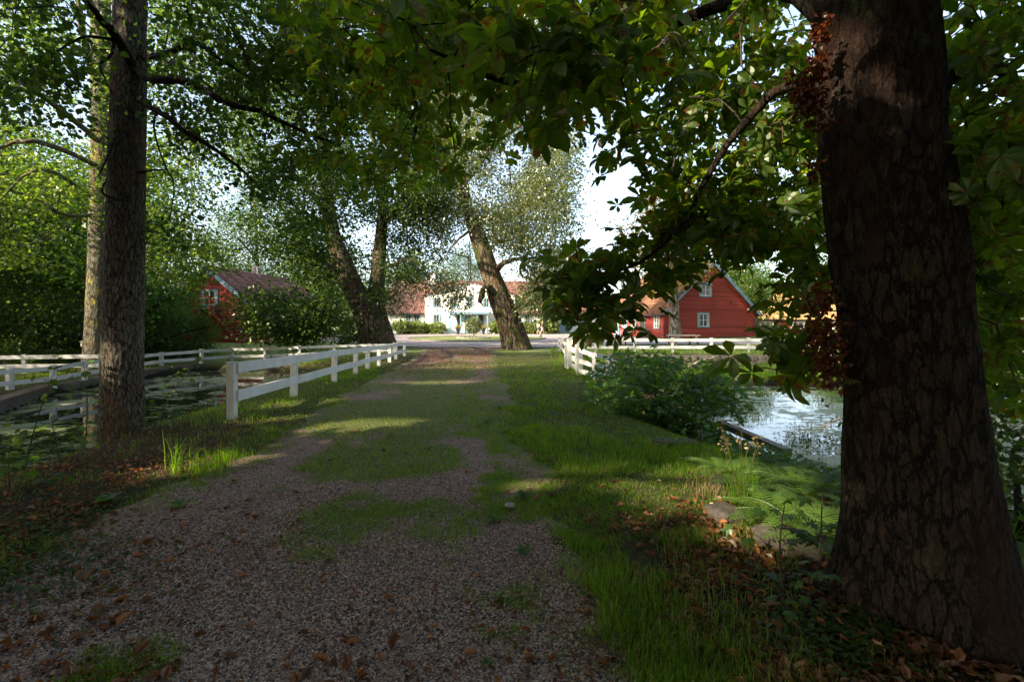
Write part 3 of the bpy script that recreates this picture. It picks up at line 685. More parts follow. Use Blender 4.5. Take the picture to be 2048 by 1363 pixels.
for u in (1.3, 5.6, 7.5): window(RH, fL, u, 1.0, .85, 1.35, 1, 2, cas=.12)
door(RH, fL, 3.9, .95, 2.0, casing='blue', leaf='wood'); door(RH, fL, 9.3, .9, 2.05, casing='blue', leaf='bluegrey')
mb = MB(); fL.box(mb, 4.2, 4.38, 1.9, 2.2, .1, .28); fL.box(mb, 4.26, 4.32, 2.2, 2.3, 0, .2); mb.build('wall_lantern', M['darkmetal'], RH)
mb = MB(); mb.box(5.3, 6.1, 4.0, 4.8, 6.9, 8.9); mb.build('chimney', M['stone'], RH)
# left red house
ang2 = math.radians(-6)
LH = house('red_house', 'shaded red timber house with dark tiled roof and outside stair behind the left pond', (-29.1, 39.8, -.08), ang2, 8.5, 12.5, 2.75, 6.1, 'redboard', 'tiledark', foot=.75)
fR = Face((8.5, 0, 0), (0, 1, 0), (1, 0, 0))
window(LH, fF, 4.35, 3.15, 1.25, 1.1, 1, 1); window(LH, fF, 2.0, .9, 1.1, 1.2, 1, 1)
window(LH, fR, 2.2, .9, .95, 1.35, 1, 2, 'bluegrey'); window(LH, fR, 6.0, .9, .95, 1.35, 1, 2, 'bluegrey'); window(LH, fR, 10.6, .9, .95, 1.35, 1, 2, 'bluegrey')
door(LH, fR, 4.1, .9, 2.0, leaf='bluegrey'); door(LH, fR, 8.5, .9, 2.0, leaf='bluegrey')
mb = MB(); mb.box(3.6, 5.2, -1.15, -.01, 2.78, 2.88)
for k in range(13): mb.box(5.2 + k * .24, 5.46 + k * .24, -1.1, -.1, 2.68 - k * .24, 2.72 - k * .24)
st = mb.build('stair', M['greywood'], LH)
mb = MB()
for y in (-1.12, -.08): mb.beam((5.2, y, 2.72), (8.35, y, -.45), .05, .22)
mb.beam((5.2, -1.15, 3.75), (8.35, -1.15, .6), .05, .08); mb.beam((5.2, -1.15, 3.3), (8.35, -1.15, .15), .04, .06)
for x, z in ((3.65, 0), (5.2, 0)): mb.box(x, x + .09, -1.19, -1.1, -.5, 3.8)
mb.beam((3.65, -1.15, 3.75), (5.2, -1.15, 3.75), .05, .08); mb.beam((3.65, -1.15, 3.3), (5.2, -1.15, 3.3), .04, .06)
mb.build('railing', M['redplain'], st)
mb = MB(); mb.box(3.9, 4.5, 6, 6.6, 5.6, 7.0); mb.build('chimney', M['stone'], LH)
# manor: ridge runs left to right, its long front looks down the lane
MN = house('manor_house', 'wide white plastered manor house with teal windows and porch across the courtyard', (-17.6, 78, .05), -math.pi / 2, 10, 23.5, 3.15, 7.6, 'plaster', 'tiledark', barge=None)
fM = Face((10, 0, 0), (0, 1, 0), (1, 0, 0))      # front
mb = MB(); vol(mb, 3, 10.7, 5.4, 18.0, 0, 5.45, 7.3, 'x'); mb.build('wall', M['plaster'], MN)
mb = MB(); roofslab(mb, (3, 5.0, 5.33), (11.1, 5.0, 5.33), (11.1, 11.7, 7.3), (3, 11.7, 7.3)); mb.build('roof', M['tiledark'], MN)
mb = MB(); roofslab(mb, (11.1, 18.4, 5.33), (3, 18.4, 5.33), (3, 11.7, 7.3), (11.1, 11.7, 7.3)); mb.build('roof', M['tiledark'], MN)
fC = Face((10.7, 0, 0), (0, 1, 0), (1, 0, 0))
for u in (2.4, 4.2 - 0.1): window(MN, fM, u + (.5 if u < 3 else 0), 1.15, 1.0, 1.45, 1, 1, 'blue', 'blue', .05)
for u in (19.8, 22.2): window(MN, fM, u, 1.15, 1.0, 1.45, 1, 1, 'blue', 'blue', .05)
for u in (7.0, 16.4): window(MN, fC, u, 1.15, 1.05, 1.5, 1, 1, 'blue', 'blue', .05)
for u in (7.0, 9.4, 14.0, 16.4): window(MN, fC, u, 3.75, .95, 1.2, 1, 1, 'blue', 'blue', .05)
window(MN, fC, 11.7, 3.75, .95, 1.4, 1, 1, 'blue', 'blue', .05)
door(MN, fC, 11.7, 1.3, 2.3, .1, leaf='blue')
for u in (10.2, 13.2): window(MN, fC, u, 1.15, .7, 1.5, 0, 1, 'blue', 'blue', .05)
pr = MB(); pr.box(10.7, 12.7, 9.0, 14.4, 0, .12); pr.box(12.7, 13.1, 10.6, 12.8, 0, .07)
pf = pr.build('porch', M['stone'], MN)
mb = MB()
for y in (9.1, 10.5, 12.75, 14.15): mb.box(12.4, 12.58, y, y + .18, .12, 2.75)
mb.split('post', M['blue'], pf)
mb = MB(); mb.box(10.72, 12.8, 8.9, 14.5, 2.75, 2.98); mb.box(10.72, 12.9, 8.8, 14.6, 2.98, 3.06); mb.build('canopy', M['bluegrey'], pf)
mb = MB()
for a, b in ((9.28, 10.5), (12.93, 14.15)):
    mb.box(12.45, 12.53, a, b, .92, 1.0); mb.box(12.46, 12.52, a, b, .25, .31)
    for y in np.arange(a + .1, b, .14): mb.box(12.47, 12.51, y, y + .04, .31, .92)
mb.build('railing', M['blue'], pf)
for y in (9.9, 13.5):
    mb = MB(); mb.box(10.85, 11.05, y - .1, y + .1, 1.9, 2.25); mb.box(10.7, 10.95, y - .02, y + .02, 2.3, 2.34); mb.box(10.82, 11.08, y - .13, y + .13, 2.25, 2.3); mb.tube([(10.95, y, 1.75), (10.95, y, 1.9)], .05, 8)
    mb.build('wall_lantern', M['darkmetal'], MN)
for y in (5.0,):
    mb = MB(); mb.box(4.5, 5.5, y, y + 1, 7, 9.0); mb.build('chimney', M['plaster'], MN)
mb = MB(); mb.tube([(10.1, 23.4, .1), (10.1, 23.4, 2.8)], .05, 8); mb.tube([(10.1, 5.25, .1), (10.1, 5.25, 2.9)], .05, 8); mb.split('downpipe', M['darkmetal'], MN)
# white outbuilding and far red houses
OB = house('outbuilding', 'small white outbuilding with grey door and red tiles right of the manor', (7.3, 84, .05), -math.pi / 2, 7, 7, 3.0, 5.7, 'plaster', 'tile', barge=None)
fO = Face((7, 0, 0), (0, 1, 0), (1, 0, 0)); door(OB, fO, 1.2, 1.3, 2.1, leaf='bluegrey', casing='bluegrey'); window(OB, fO, 4.2, 1.1, .9, 1.2, casing='bluegrey')
FH = house('red_cottage', 'low red cottage with mossy orange roof half hidden behind the right red house', (33, 81, .3), -math.pi / 2, 8, 19, 2.1, 5.6, 'redplain', 'tilemoss', barge=None)
fH = Face((8, 0, 0), (0, 1, 0), (1, 0, 0))
for u in (5.6, 10.5, 15): window(FH, fH, u, .45, 2.0, .9, 1, 0, casing='sash')
SH = house('red_shed', 'red shed roof glimpsed at the right edge beyond the parked car', (47, 52, .1), -math.pi / 2, 8, 12, 2.6, 4.6, 'redplain', 'tile', barge=None)
door(SH, Face((8, 0, 0), (0, 1, 0), (1, 0, 0)), 5, 2.4, 2.2, leaf='wood', casing='sash')
# ================================================================ fences
FG = {}
def fence(label, pts, h0=.72, rails=(.62, .30), pw=.10, rh=.15, mat='white', side=0, over=0, name='white_fence', group=None, caps=True):
    """pts: list of (x, y, z_base, height) posts; rails between neighbours"""
    r = thing(name, label, 'fence', (pts[0][0], pts[0][1], pts[0][2]), 0, group); o = np.array(pts[0][:3])
    P = [np.array(p[:3]) - o for p in pts]; H = [p[3] if len(p) > 3 else h0 for p in pts]
    for k, p in enumerate(P):
        q = P[min(k + 1, len(P) - 1)] - P[max(k - 1, 0)]; t = nrm(q * [1, 1, 0]); s = np.array([-t[1], t[0], 0]); mb = MB()
        lean = rng.normal(0, .012, 3) * [1, 1, 0]
        top = p + lean + [0, 0, H[k]]
        mb.beam(p - [0, 0, .35], top, pw, pw, up=t)
        mb.beam(top, top + [0, 0, .01], pw + .025, pw + .025, up=t)
        mb.build('post', M[mat], r)
    for rz in rails:
        for k in range(len(P) - 1):
            a = P[k] + [0, 0, rz * H[k]]; b = P[k + 1] + [0, 0, rz * H[k + 1]]; t = nrm(b - a); s = nrm(np.cross(t, [0, 0, 1.])) * (side * (pw / 2 + .019))
            mb = MB(); hh = (H[k] + H[k + 1]) / 2 * rh / .75
            mb.beam(a + s + t * .006 - [0, 0, hh * .0], b + s - t * .006, .036, hh); mb.build('rail', M[mat], r)
    return r
def gp(px, pyb, pyt, z=None):
    if z is not None:
        d = (HC - z) * F / (pyb - HZ); q = ((px - CX) * d / F, d, z)
    else: q = onground(px, pyb); d = q[1]
    return (q[0], q[1], q[2], (pyb - pyt) * d / F)
# lane fence on the left: parallel to the lane
pts = []
for px, b, tp in ((491, 838, 722), (587, 793, 711), (653, 763, 702), (698, 748, 697), (733, 738, 693), (759, 731, 690.5), (780, 724, 688), (797, 718, 686), (809, 712, 684)):
    pts.append(gp(px, b, tp))
n = len(pts); a = np.array(pts); yy = a[:, 1]; fx = np.polyfit(yy, a[:, 0], 1); fh = np.polyfit(yy, a[:, 3], 1)
pts = [(fx[0] * y + fx[1], y, float(ground_z(np.array([fx[0] * y + fx[1]]), np.array([y]))[0]), fh[0] * y + fh[1]) for y in yy]
fence('white two-rail fence running along the left side of the lane', pts, rails=(.91, .41), rh=.145, side=1, pw=.12)
LF = [gp(a_, b_, c_, z_) for a_, b_, c_, z_ in ((-60, 792, 742, -.44), (20, 782, 736, -.44), (107, 771, 730, -.44), (170, 760, 719, -.42), (245, 746, 711, -.42), (323, 732, 704, -.42), (403, 727, 698, -.42), (464, 722, 694.5, -.42), (531, 721, 694, -.38), (599, 718.5, 691, -.30), (669, 713, 688.5, -.20), (738, 709, 687, -.10))] + [(-6.3, 25.6, -.1, .62)]
fence('long weathered white fence curving round the far side of the left pond', LF, rails=(.86, .36), rh=.15, mat='whitewood', side=1, pw=.13)
fence('short white fence behind the curved one beside the thick ash trunk', [(-22.5, 18.6, -.4, .72), (-19.6, 19.3, -.4, .72), (-16.8, 19.6, -.4, .74), (-15.9, 20.6, -.4, .74)], rails=(.86, .36), rh=.16, mat='whitewood', side=1, pw=.12)
RF = [gp(x, 704.5 - (x > 1600) * 2, 675.5) for x in (1118, 1191, 1269, 1345, 1422, 1497, 1572, 1640, 1712, 1790)]
fence('long white fence beyond the right pond in front of the picnic tables', RF, rails=(.85, .36), rh=.15, mat='whitewood', side=1, pw=.12, name='white_fence')
q0 = gp(1155, 750, 681); q1 = gp(1139, 739, 680)
fence('short white four-board fence panel ending beside the lane at the right pond', [q0, q1], rails=(.94, .68, .40, .14), rh=.125, side=1, pw=.13)
def rp(px, y, zb, h): return ((px - CX) * y / F, y, zb, h)
fence('white three-board fence stepping down the bank from the four-board panel', [(q0[0] + .12, q0[1] + .05, q0[2], .95), rp(1188, 15.6, -.18, .80), rp(1216, 16.4, -.35, .78), rp(1229, 17.6, -.5, .75)], rails=(.92, .52, .15), rh=.125, side=1, pw=.11)
fence('short white fence from the four-board panel back to the far fence', [(q1[0] - .12, q1[1] + .15, q1[2], .85), rp(1131, 19.5, 0, .8), (RF[0][0] - .02, RF[0][1] - .35, 0, .78)], rails=(.85, .36), rh=.14, mat='whitewood', side=1, pw=.11)
fence('white fence glimpsed at the right edge behind the chestnut trunk', [rp(2000, 15.5, -.1, .9), rp(2075, 16.2, -.1, .9), rp(2150, 17, -.1, .9)], rails=(.9, .5), side=1, mat='whitewood', pw=.11)

# ================================================================ furniture
def picnic(loc, rz, label, sc_=1.0):
    r = thing('picnic_table', label, 'picnic table', loc, rz, 'picnic tables on the leafy strip'); mb = MB()
    for k in range(5): mb.box(-.95, .95, -.36 + k * .148, -.36 + k * .148 + .135, .72, .76)
    mb.build('tabletop', M['greywood'], r)
    for sgn in (-1, 1):
        mb = MB()
        for k in range(2): a = sgn * (.62 + k * .145); mb.box(-.95, .95, a - .068, a + .068, .43, .47)
        mb.build('seat', M['wood'], r)
    for x in (-.7, .7):
        mb = MB(); mb.beam((x, -.28, .72), (x, -.62, 0), .045, .11, up=(1, 0, 0)); mb.beam((x, .28, .72), (x, .62, 0), .045, .11, up=(1, 0, 0))
        mb.beam((x + .047, -.82, .39), (x + .047, .82, .39), .045, .075); mb.beam((x + .047, -.34, .69), (x + .047, .34, .69), .045, .055); mb.build('leg', M['wood'], r)
    if sc_ != 1: r.scale = (sc_,) * 3
    return r
picnic((*onground(1366, 697)[:2], .08), .12, 'picnic table behind the far fence in front of the red gable', 1.0)
picnic((*onground(1228, 692)[:2], .08), math.radians(4), 'picnic table behind the far fence under the hanging chestnut leaves', .92)
def armchair(loc, rz, label, mat):
    r = thing('garden_chair', label, 'chair', loc, rz, 'garden chairs by the red house'); mb = MB()
    for k in range(4): mb.box(-.27, .27, -.22 + k * .12, -.12 + k * .12, .40, .43)
    mb.build('seat', M[mat], r); mb = MB()
    for k in range(5): mb.beam((-.24 + k * .12, .26, .45), (-.24 + k * .12, .36, .92), .09, .02, up=(0, 1, 0))
    mb.beam((-.29, .35, .9), (.29, .35, .9), .03, .07); mb.build('backrest', M[mat], r)
    for sx in (-1, 1):
        mb = MB(); mb.box(sx * .3 - .03, sx * .3 + .03, -.26, .33, .62, .65); mb.build('armrest', M[mat], r)
        for y in (-.22, .28):
            mb = MB(); mb.box(sx * .3 - .025, sx * .3 + .025, y - .025, y + .025, 0, .62 if y < 0 else .9); mb.build('leg', M[mat], r)
    return r
fz = math.radians(180 - 71)   # chairs look away from the long red wall
def LW(u, out): p = np.array([15.9, 50.0]) + np.array([-.333, .942]) * u + np.array([-.942, -.333]) * out; return (p[0], p[1], .07)
rzc = math.atan2(-.942, .333) + math.pi / 2 - math.pi / 2
armchair(LW(2.3, .75), ang - math.pi / 2, 'dark wooden garden chair right of the open door, nearest the pale trunk', 'wood')
armchair(LW(3.1, 1.0), ang - math.pi / 2 + .2, 'dark wooden garden chair just right of the open door of the red house', 'wood')
b = thing('garden_bench', 'blue-grey wooden bench against the sunlit red wall left of the door', 'bench', LW(6.4, .6), ang - math.pi / 2)
mb = MB()
for k in range(4): mb.box(-.75, .75, -.25 + k * .13, -.14 + k * .13, .42, .45)
mb.build('seat', M['bluegrey'], b); mb = MB()
for k in range(3): mb.beam((-.75, .28 + k * .03, .58 + k * .15), (.75, .28 + k * .03, .58 + k * .15), .03, .11)
mb.build('backrest', M['bluegrey'], b)
for x in (-.7, .7):
    mb = MB(); mb.box(x - .035, x + .035, -.25, -.19, 0, .64); mb.beam((x, .24, 0), (x, .37, .95), .07, .06, up=(0, 1, 0)); mb.box(x - .035, x + .035, -.27, .3, .62, .66); mb.build('leg', M['bluegrey'], b)
# lamp post by the manor's right corner
lp = thing('lamp_post', 'slim dark lamp post at the right corner of the white manor', 'street lamp', (5.55, 66.3, .05))
mb = MB(); mb.tube([(0, 0, 0), (0, 0, .6)], .07, 10); mb.tube([(0, 0, .6), (0, 0, 3.0)], .045, 10); mb.build('pole', M['darkmetal'], lp)
mb = MB(); mb.tube([(0, 0, 3.0), (0, 0, 3.05)], .10, 8); mb.tube([(0, 0, 3.05), (0, 0, 3.35)], [.08, .13], 6); mb.tube([(0, 0, 3.35), (0, 0, 3.5)], [.17, .03], 6); mb.build('lantern', M['darkmetal'], lp)
# flower pots
for k, (px, lab) in enumerate(((916, 'dark urn of orange flowers left of the manor porch'), (967, 'dark urn of orange flowers right of the manor porch'))):
    loc = ((px - CX) * 64.6 / F, 64.6, .055)
    if k == 0:
        u = thing('flower_urn', lab, 'flower pot', loc, 0, 'urns beside the manor porch'); mb = MB(); mb.tube([(0, 0, 0), (0, 0, .06), (0, 0, .1), (0, 0, .22), (0, 0, .75), (0, 0, .78), (0, 0, .84)], [.26, .26, .16, .18, .33, .40, .40], 16); mb.build('pot', M['darkmetal'], u)
        mb = MB(); c = rng.normal(0, 1, (90, 3)) * [.2, .2, .1] + [0, 0, .98]; leaves(mb, c, 3, .05, .05, .13, DIA, .5, .1); mb.build('flowers', M['lf_yellow'], u)
    else: dup(u, loc, 1.0, lab)

# ================================================================ people
def person(loc, rz, label, J, R, skin, cloth, hair, scale=1.0):
    """one skinned body; clothing shells follow the same skeleton"""
    root = thing('person', label, 'person', loc, rz)
    def skinmesh(name, chains, mat, parent):
        me = bpy.data.meshes.new(name); bm = bmesh.new(); idx = {}
        for ch in chains:
            for k in ch:
                if k not in idx: idx[k] = bm.verts.new(J[k])
            for a_, b_ in zip(ch, ch[1:]):
                if bm.edges.get((idx[a_], idx[b_])) is None: bm.edges.new((idx[a_], idx[b_]))
        bm.verts.index_update(); order = {k: v.index for k, v in idx.items()}; bm.to_mesh(me); bm.free()
        me.materials.append(mat); o = bpy.data.objects.new(name, me); C.objects.link(o); o.parent = parent
        m = o.modifiers.new('skin', 'SKIN'); sv = me.skin_vertices[0].data if me.skin_vertices else None
        if sv is None:
            bm = bmesh.new(); bm.from_mesh(me); bm.verts.layers.skin.verify(); bm.to_mesh(me); bm.free(); sv = me.skin_vertices[0].data
        return o, sv, order
    o, sv, od = skinmesh('body', [('pel', 'sp1', 'chest', 'neck', 'headb', 'headt'), ('chest', 'shL', 'elL', 'wrL', 'hdL'), ('chest', 'shR', 'elR', 'wrR', 'hdR'), ('pel', 'hpL', 'knL', 'anL', 'toL'), ('pel', 'hpR', 'knR', 'anR', 'toR')], skin, root)
    for k, i in od.items(): sv[i].radius = (R[k][0], R[k][1]) if isinstance(R[k], tuple) else (R[k], R[k])
    sv[od['pel']].use_root = True
    s2 = o.modifiers.new('sub', 'SUBSURF'); s2.levels = 2; s2.render_levels = 2
    for name, chains, mat, ex, rt in cloth:
        o, sv, od = skinmesh(name, chains, mat, root)
        for k, i in od.items():
            r_ = R[k] if isinstance(R[k], tuple) else (R[k], R[k]); sv[i].radius = (r_[0] + ex, r_[1] + ex)
        sv[od[rt]].use_root = True
        s2 = o.modifiers.new('sub', 'SUBSURF'); s2.levels = 1; s2.render_levels = 1
    tp = STONE[0]; mb = MB(); V = tp[0] / np.linalg.norm(tp[0], axis=1, keepdims=True)
    mb.add(V * [.092, .11, .10] + np.array(J['headt']) + [0, -.02, -.015], tp[1]); mb.build('hair', hair, root, True)
    return root
skin = simple('skin', (.55, .34, .24), .6, .1)
def pose(st, arm):
    J = dict(pel=(0, 0, .93), sp1=(0, 0, 1.08), chest=(0, .01, 1.30), neck=(0, .015, 1.47), headb=(0, .03, 1.56), headt=(0, .03, 1.68),
             shL=(-.17, 0, 1.38), shR=(.17, 0, 1.38), elL=(-.23, -arm, 1.12), elR=(.23, arm, 1.12), wrL=(-.24, -arm * .8 + .1, .88), wrR=(.24, arm * 1.6 + .06, .90), hdL=(-.235, -arm * .8 + .13, .79), hdR=(.235, arm * 1.6 + .11, .82),
             hpL=(-.09, 0, .88), hpR=(.09, 0, .88), knL=(-.10, st * .7, .50), knR=(.10, -st * .35, .49), anL=(-.10, st * .95, .09), anR=(.10, -st * 1.1, .13), toL=(-.10, st * .95 + .17, .035), toR=(.10, -st * 1.1 + .15, .05))
    R = dict(pel=(.13, .10), sp1=(.125, .09), chest=(.145, .10), neck=.052, headb=.075, headt=.085, shL=.06, shR=.06, elL=.042, elR=.042, wrL=.028, wrR=.028, hdL=(.022, .038), hdR=(.022, .038), hpL=.088, hpR=.088, knL=.058, knR=.058, anL=.036, anR=.036, toL=.035, toR=.035)
    return J, R
def cl(kind):
    return {'shirt': [('sp1', 'chest'), ('chest', 'shL', 'elL'), ('chest', 'shR', 'elR'), ('pel', 'sp1')], 'jacket': [('pel', 'sp1', 'chest'), ('chest', 'shL', 'elL', 'wrL'), ('chest', 'shR', 'elR', 'wrR')],
            'shorts': [('pel', 'hpL', 'knL'), ('pel', 'hpR', 'knR')], 'trousers': [('pel', 'hpL', 'knL', 'anL'), ('pel', 'hpR', 'knR', 'anR')], 'shoes': [('anL', 'toL')]}[kind]
J, R = pose(.22, .10)
wsh = simple('white_shirt_cloth', (.72, .70, .68), .9, .08); drk = simple('dark_shorts_cloth', (.10, .11, .14), .9, .1); olv = simple('olive_jacket_cloth', (.13, .14, .08), .9, .1); gry = simple('pale_trouser_cloth', (.42, .40, .36), .9, .1)
person(((1076.5 - CX) * 64.5 / F, 64.5, .055), math.radians(-70), 'person in white shirt and dark shorts walking beside the other in front of the manor', J, R, skin, [('shirt', cl('shirt'), wsh, .022, 'sp1'), ('shorts', cl('shorts'), drk, .022, 'pel')], simple('brown_hair', (.10, .06, .035), .8))
J, R = pose(.30, -.12)
person(((1084.5 - CX) * 64.2 / F, 64.2, .055), math.radians(-75), 'person in olive jacket and pale trousers striding in front of the manor', J, R, skin, [('jacket', cl('jacket'), olv, .022, 'sp1'), ('trousers', cl('trousers'), gry, .018, 'pel')], simple('fair_hair', (.25, .17, .09), .8))

# ================================================================ car and bin at the right edge
car = thing('parked_car', 'red parked car glimpsed through leaves at the right edge', 'car', (37.5, 37.5, .07), math.radians(8))
def prof(mb, prof_, y0, y1, inset=0):
    n = len(prof_); v = [(x, y0, z) for x, z in prof_] + [(x, y1, z) for x, z in prof_]
    mb.add(v, [tuple(range(n)), tuple(range(2 * n - 1, n - 1, -1))] + [(k, n + k, n + (k + 1) % n, (k + 1) % n) for k in range(n)])
carred = simple('red_car_paint', (.45, .02, .03), .3, .05); tyre = simple('tyre_rubber', (.02, .02, .02), .8); chrome = simple('wheel_metal', (.5, .5, .52), .3, .05, metal=.8)
mb = MB(); prof(mb, [(-2.1, .35), (-2.15, .6), (-2.05, .82), (-1.1, .92), (1.5, .95), (2.1, .85), (2.15, .5), (2.1, .32)], -.85, .85); bd = mb.build('body', carred, car)
bv = bd.modifiers.new('bevel', 'BEVEL'); bv.width = .07; bv.segments = 3
mb = MB(); prof(mb, [(-1.1, .93), (-.35, 1.42), (1.0, 1.45), (1.6, .95)], -.72, .72); cb = mb.build('cabin', M['glass'], car); mb = MB(); mb.box(-.4, 1.05, -.7, .7, 1.43, 1.48)
for x0, x1 in ((-1.12, -.36), (1.62, 1.02)):
    for y in (-.72, .72): mb.beam((x0, y, .94), (x1, y * .99, 1.45), .06, .05)
mb.box(.25, .33, -.735, -.70, .94, 1.45); mb.box(.25, .33, .70, .735, .94, 1.45); mb.build('roof', carred, car)
for x in (-1.35, 1.35):
    for y in (-.78, .78):
        mb = MB(); mb.tube([(x, y - .1, .32), (x, y + .1, .32)], .32, 20); wh = mb.build('wheel', tyre, car); mb = MB(); mb.tube([(x, y - .11, .32), (x, y + .11, .32)], .19, 14); mb.build('rim', chrome, wh)
for y in (-.6, .6):
    mb = MB(); mb.box(-2.17, -2.05, y - .18, y + .18, .6, .74); mb.build('headlight', chrome, car)
bn = thing('waste_bin', 'blue waste bin with black lid at the right edge behind the fence', 'bin', ((2004 - CX) * 24.5 / F, 24.5, .0), .2)
bl = simple('blue_plastic', (.02, .09, .42), .45, .05)
mb = MB(); v = [(-.26, -.3, .08), (.26, -.3, .08), (.26, .3, .08), (-.26, .3, .08), (-.33, -.38, .98), (.33, -.38, .98), (.33, .38, .98), (-.33, .38, .98)]
mb.add(v, [(3, 2, 1, 0), (4, 5, 6, 7), (0, 1, 5, 4), (1, 2, 6, 5), (2, 3, 7, 6), (3, 0, 4, 7)]); mb.build('body', bl, bn)
mb = MB(); mb.box(-.36, .36, -.41, .40, .98, 1.05); mb.tube([(-.3, .44, 1.0), (.3, .44, 1.0)], .025, 6); mb.build('lid', M['darkmetal'], bn)
for x in (-.28, .28):
    mb = MB(); mb.tube([(x - .03, .33, .1), (x + .03, .33, .1)], .1, 12); mb.build('wheel', tyre, bn)
# ================================================================ trees
def base(label, name, loc, group=None, cat='tree'): return thing(name, label, cat, (0, 0, 0) if loc is None else loc, 0, group)
# --- the big horse chestnut on the right
def spot(px, py, r, z=0.0, d=None):
    if d is None: d = (HC - z) * F / (py - HZ)
    OPEN.append((W(px, py, d), r))
for x in (700, 750, 800): spot(x, 850, .22)
for x in (845, 880, 915): spot(x, 764, .24)
for x in (905, 960): spot(x, 735, .26)
for x in (1010, 1050): spot(x, 729, .28)
for x, y in ((1080, 975), (1135, 965), (1190, 955), (1250, 948), (1310, 960), (1370, 985), (1430, 1005)): spot(x, y, .17, -.05)
for x, y in ((1480, 960), (1500, 1010), (1560, 990), (1545, 1040), (1620, 1050), (1600, 1000), (1650, 1070)): spot(x, y, .22, -.1)
spot(360, 935, .2); spot(410, 935, .26); spot(465, 925, .2); spot(620, 805, .35); spot(560, 835, .25)
spot(1662, 95, .09, 0, 2.55); spot(1666, 55, .09, 0, 2.55)
spot(1230, 110, .42, 0, 3.3); spot(1260, 190, .36, 0, 3.4); spot(1330, 90, .25, 0, 3.4); spot(1500, 250, .3, 0, 3.6); spot(1150, 60, .25, 0, 3.2); spot(900, 270, .3, 0, 5.5); spot(1560, 330, .3, 0, 3.6)
spot(640, 410, .35, 0, 6.5); spot(870, 688, 1.1); spot(950, 688, 1.1); spot(1030, 688, 1.1); spot(1110, 688, 1.3); spot(1190, 690, 1.2); spot(150, 800, .8, -.7); spot(60, 870, .8, -.7)
CT = thing('chestnut_tree', 'huge dark horse chestnut trunk close on the right with hanging palmate leaves', 'tree', (2.24, 2.72, -.15))
O = np.array([2.24, 2.72, -.15])
tp = np.array([(2.37, 2.72, -.35), (2.36, 2.74, .0), (2.33, 2.75, .5), (2.29, 2.76, 1.1), (2.22, 2.76, 1.8), (2.15, 2.78, 2.6), (2.08, 2.8, 3.6), (2.0, 2.9, 5.0), (2.0, 3.0, 7), (1.9, 3.1, 10)]) - O
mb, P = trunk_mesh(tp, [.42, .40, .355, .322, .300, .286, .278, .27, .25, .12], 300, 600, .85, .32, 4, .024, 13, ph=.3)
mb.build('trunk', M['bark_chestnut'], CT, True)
sk = list(P[::14] + O)
def addlimb(mb_root, world_pts, r0, r1, matname, Oo, n=18, name='limb', k=9):
    m, PP = limb_mesh(np.array(world_pts) - Oo, r0, r1, n, k); m.build(name, M[matname], mb_root, True); return list(PP + Oo)
sk += addlimb(CT, [W(1660, 195, 2.9), W(1600, 170, 3.1), W(1530, 200, 3.3), W(1440, 310, 3.5), W(1370, 440, 3.6), W(1270, 530, 3.7), W(1150, 560, 3.75)], .040, .008, 'bark_chestnut', O)
sk += addlimb(CT, [W(1660, 50, 2.9), W(1560, -20, 3.2), W(1400, 30, 3.6), W(1240, 90, 3.4), W(1100, 160, 3.0), W(1000, 165, 2.7), W(860, 100, 2.5)], .06, .008, 'bark_chestnut', O)
sk += addlimb(CT, [W(1700, -250, 2.9), W(1500, -300, 3.8), W(1200, -220, 4.8), W(950, -60, 5.4), W(860, 150, 5.7), W(815, 330, 5.7)], .09, .01, 'bark_chestnut', O)
sk += addlimb(CT, [W(1700, -300, 3.0), W(1500, -200, 4.4), W(1350, 0, 5.5), W(1250, 200, 6.2)], .08, .01, 'bark_chestnut', O)
sk += addlimb(CT, [W(1880, 180, 2.9), W(1960, 120, 3.2), W(2040, 200, 3.8), W(2080, 420, 4.2), W(2020, 620, 4.4)], .05, .01, 'bark_chestnut', O)
sk += addlimb(CT, [W(1850, -200, 2.8), W(2300, -300, 2.5), W(2600, -200, 2.6)], .12, .03, 'bark_chestnut', O)
sk += addlimb(CT, [O + [-.2, 0, 4.6], O + [-1.5, -1.5, 5.6], O + [-3, -3.5, 6.0], O + [-4.5, -4, 5.8]], .12, .03, 'bark_chestnut', O)
sk += addlimb(CT, [O + [-.2, 0, 5.2], O + [-2.5, .5, 7.0], O + [-5, 1.2, 7.4]], .12, .03, 'bark_chestnut', O)
sk += addlimb(CT, [O + [0, .2, 5.8], O + [.3, 3, 7.4], O + [.5, 6, 7.6]], .12, .03, 'bark_chestnut', O)
R_ = [ell(1380, 120, 330, 170, 2.9, 6.0, 170), ell(1480, 330, 200, 190, 3.3, 6.5, 130), ell(1000, 40, 380, 110, 2.2, 5.0, 120), ell(880, 170, 180, 160, 3.6, 6.2, 75), ell(780, 250, 110, 160, 5.0, 7.0, 50), ell(1080, 130, 120, 70, 2.2, 3.2, 26),
      ell(1420, 500, 160, 130, 3.6, 5.2, 80), ell(1280, 570, 150, 72, 3.5, 4.1, 30), ell(1130, 548, 50, 18, 3.6, 3.9, 8), ell(1215, 612, 60, 45, 3.6, 4.0, 9), ell(1190, 300, 55, 90, 4.2, 6.0, 16), ell(1240, 680, 30, 20, 3.8, 4.1, 2),
      ell(1540, 430, 130, 150, 3.2, 5.0, 60), ell(1590, 590, 60, 90, 2.9, 4.2, 24), ell(1600, 730, 50, 50, 2.7, 3.3, 10), ell(1330, 40, 200, 120, 2.6, 3.6, 34),
      ell(1985, 150, 130, 260, 2.6, 5.0, 100), ell(1975, 480, 90, 200, 2.9, 5.2, 80), ell(2010, 700, 60, 110, 3.2, 5.5, 40), ell(1960, 390, 70, 60, 2.35, 2.6, 8),
      ell(700, 70, 160, 130, 4.5, 7.0, 46), ell(640, 260, 60, 90, 5.5, 7, 12)]
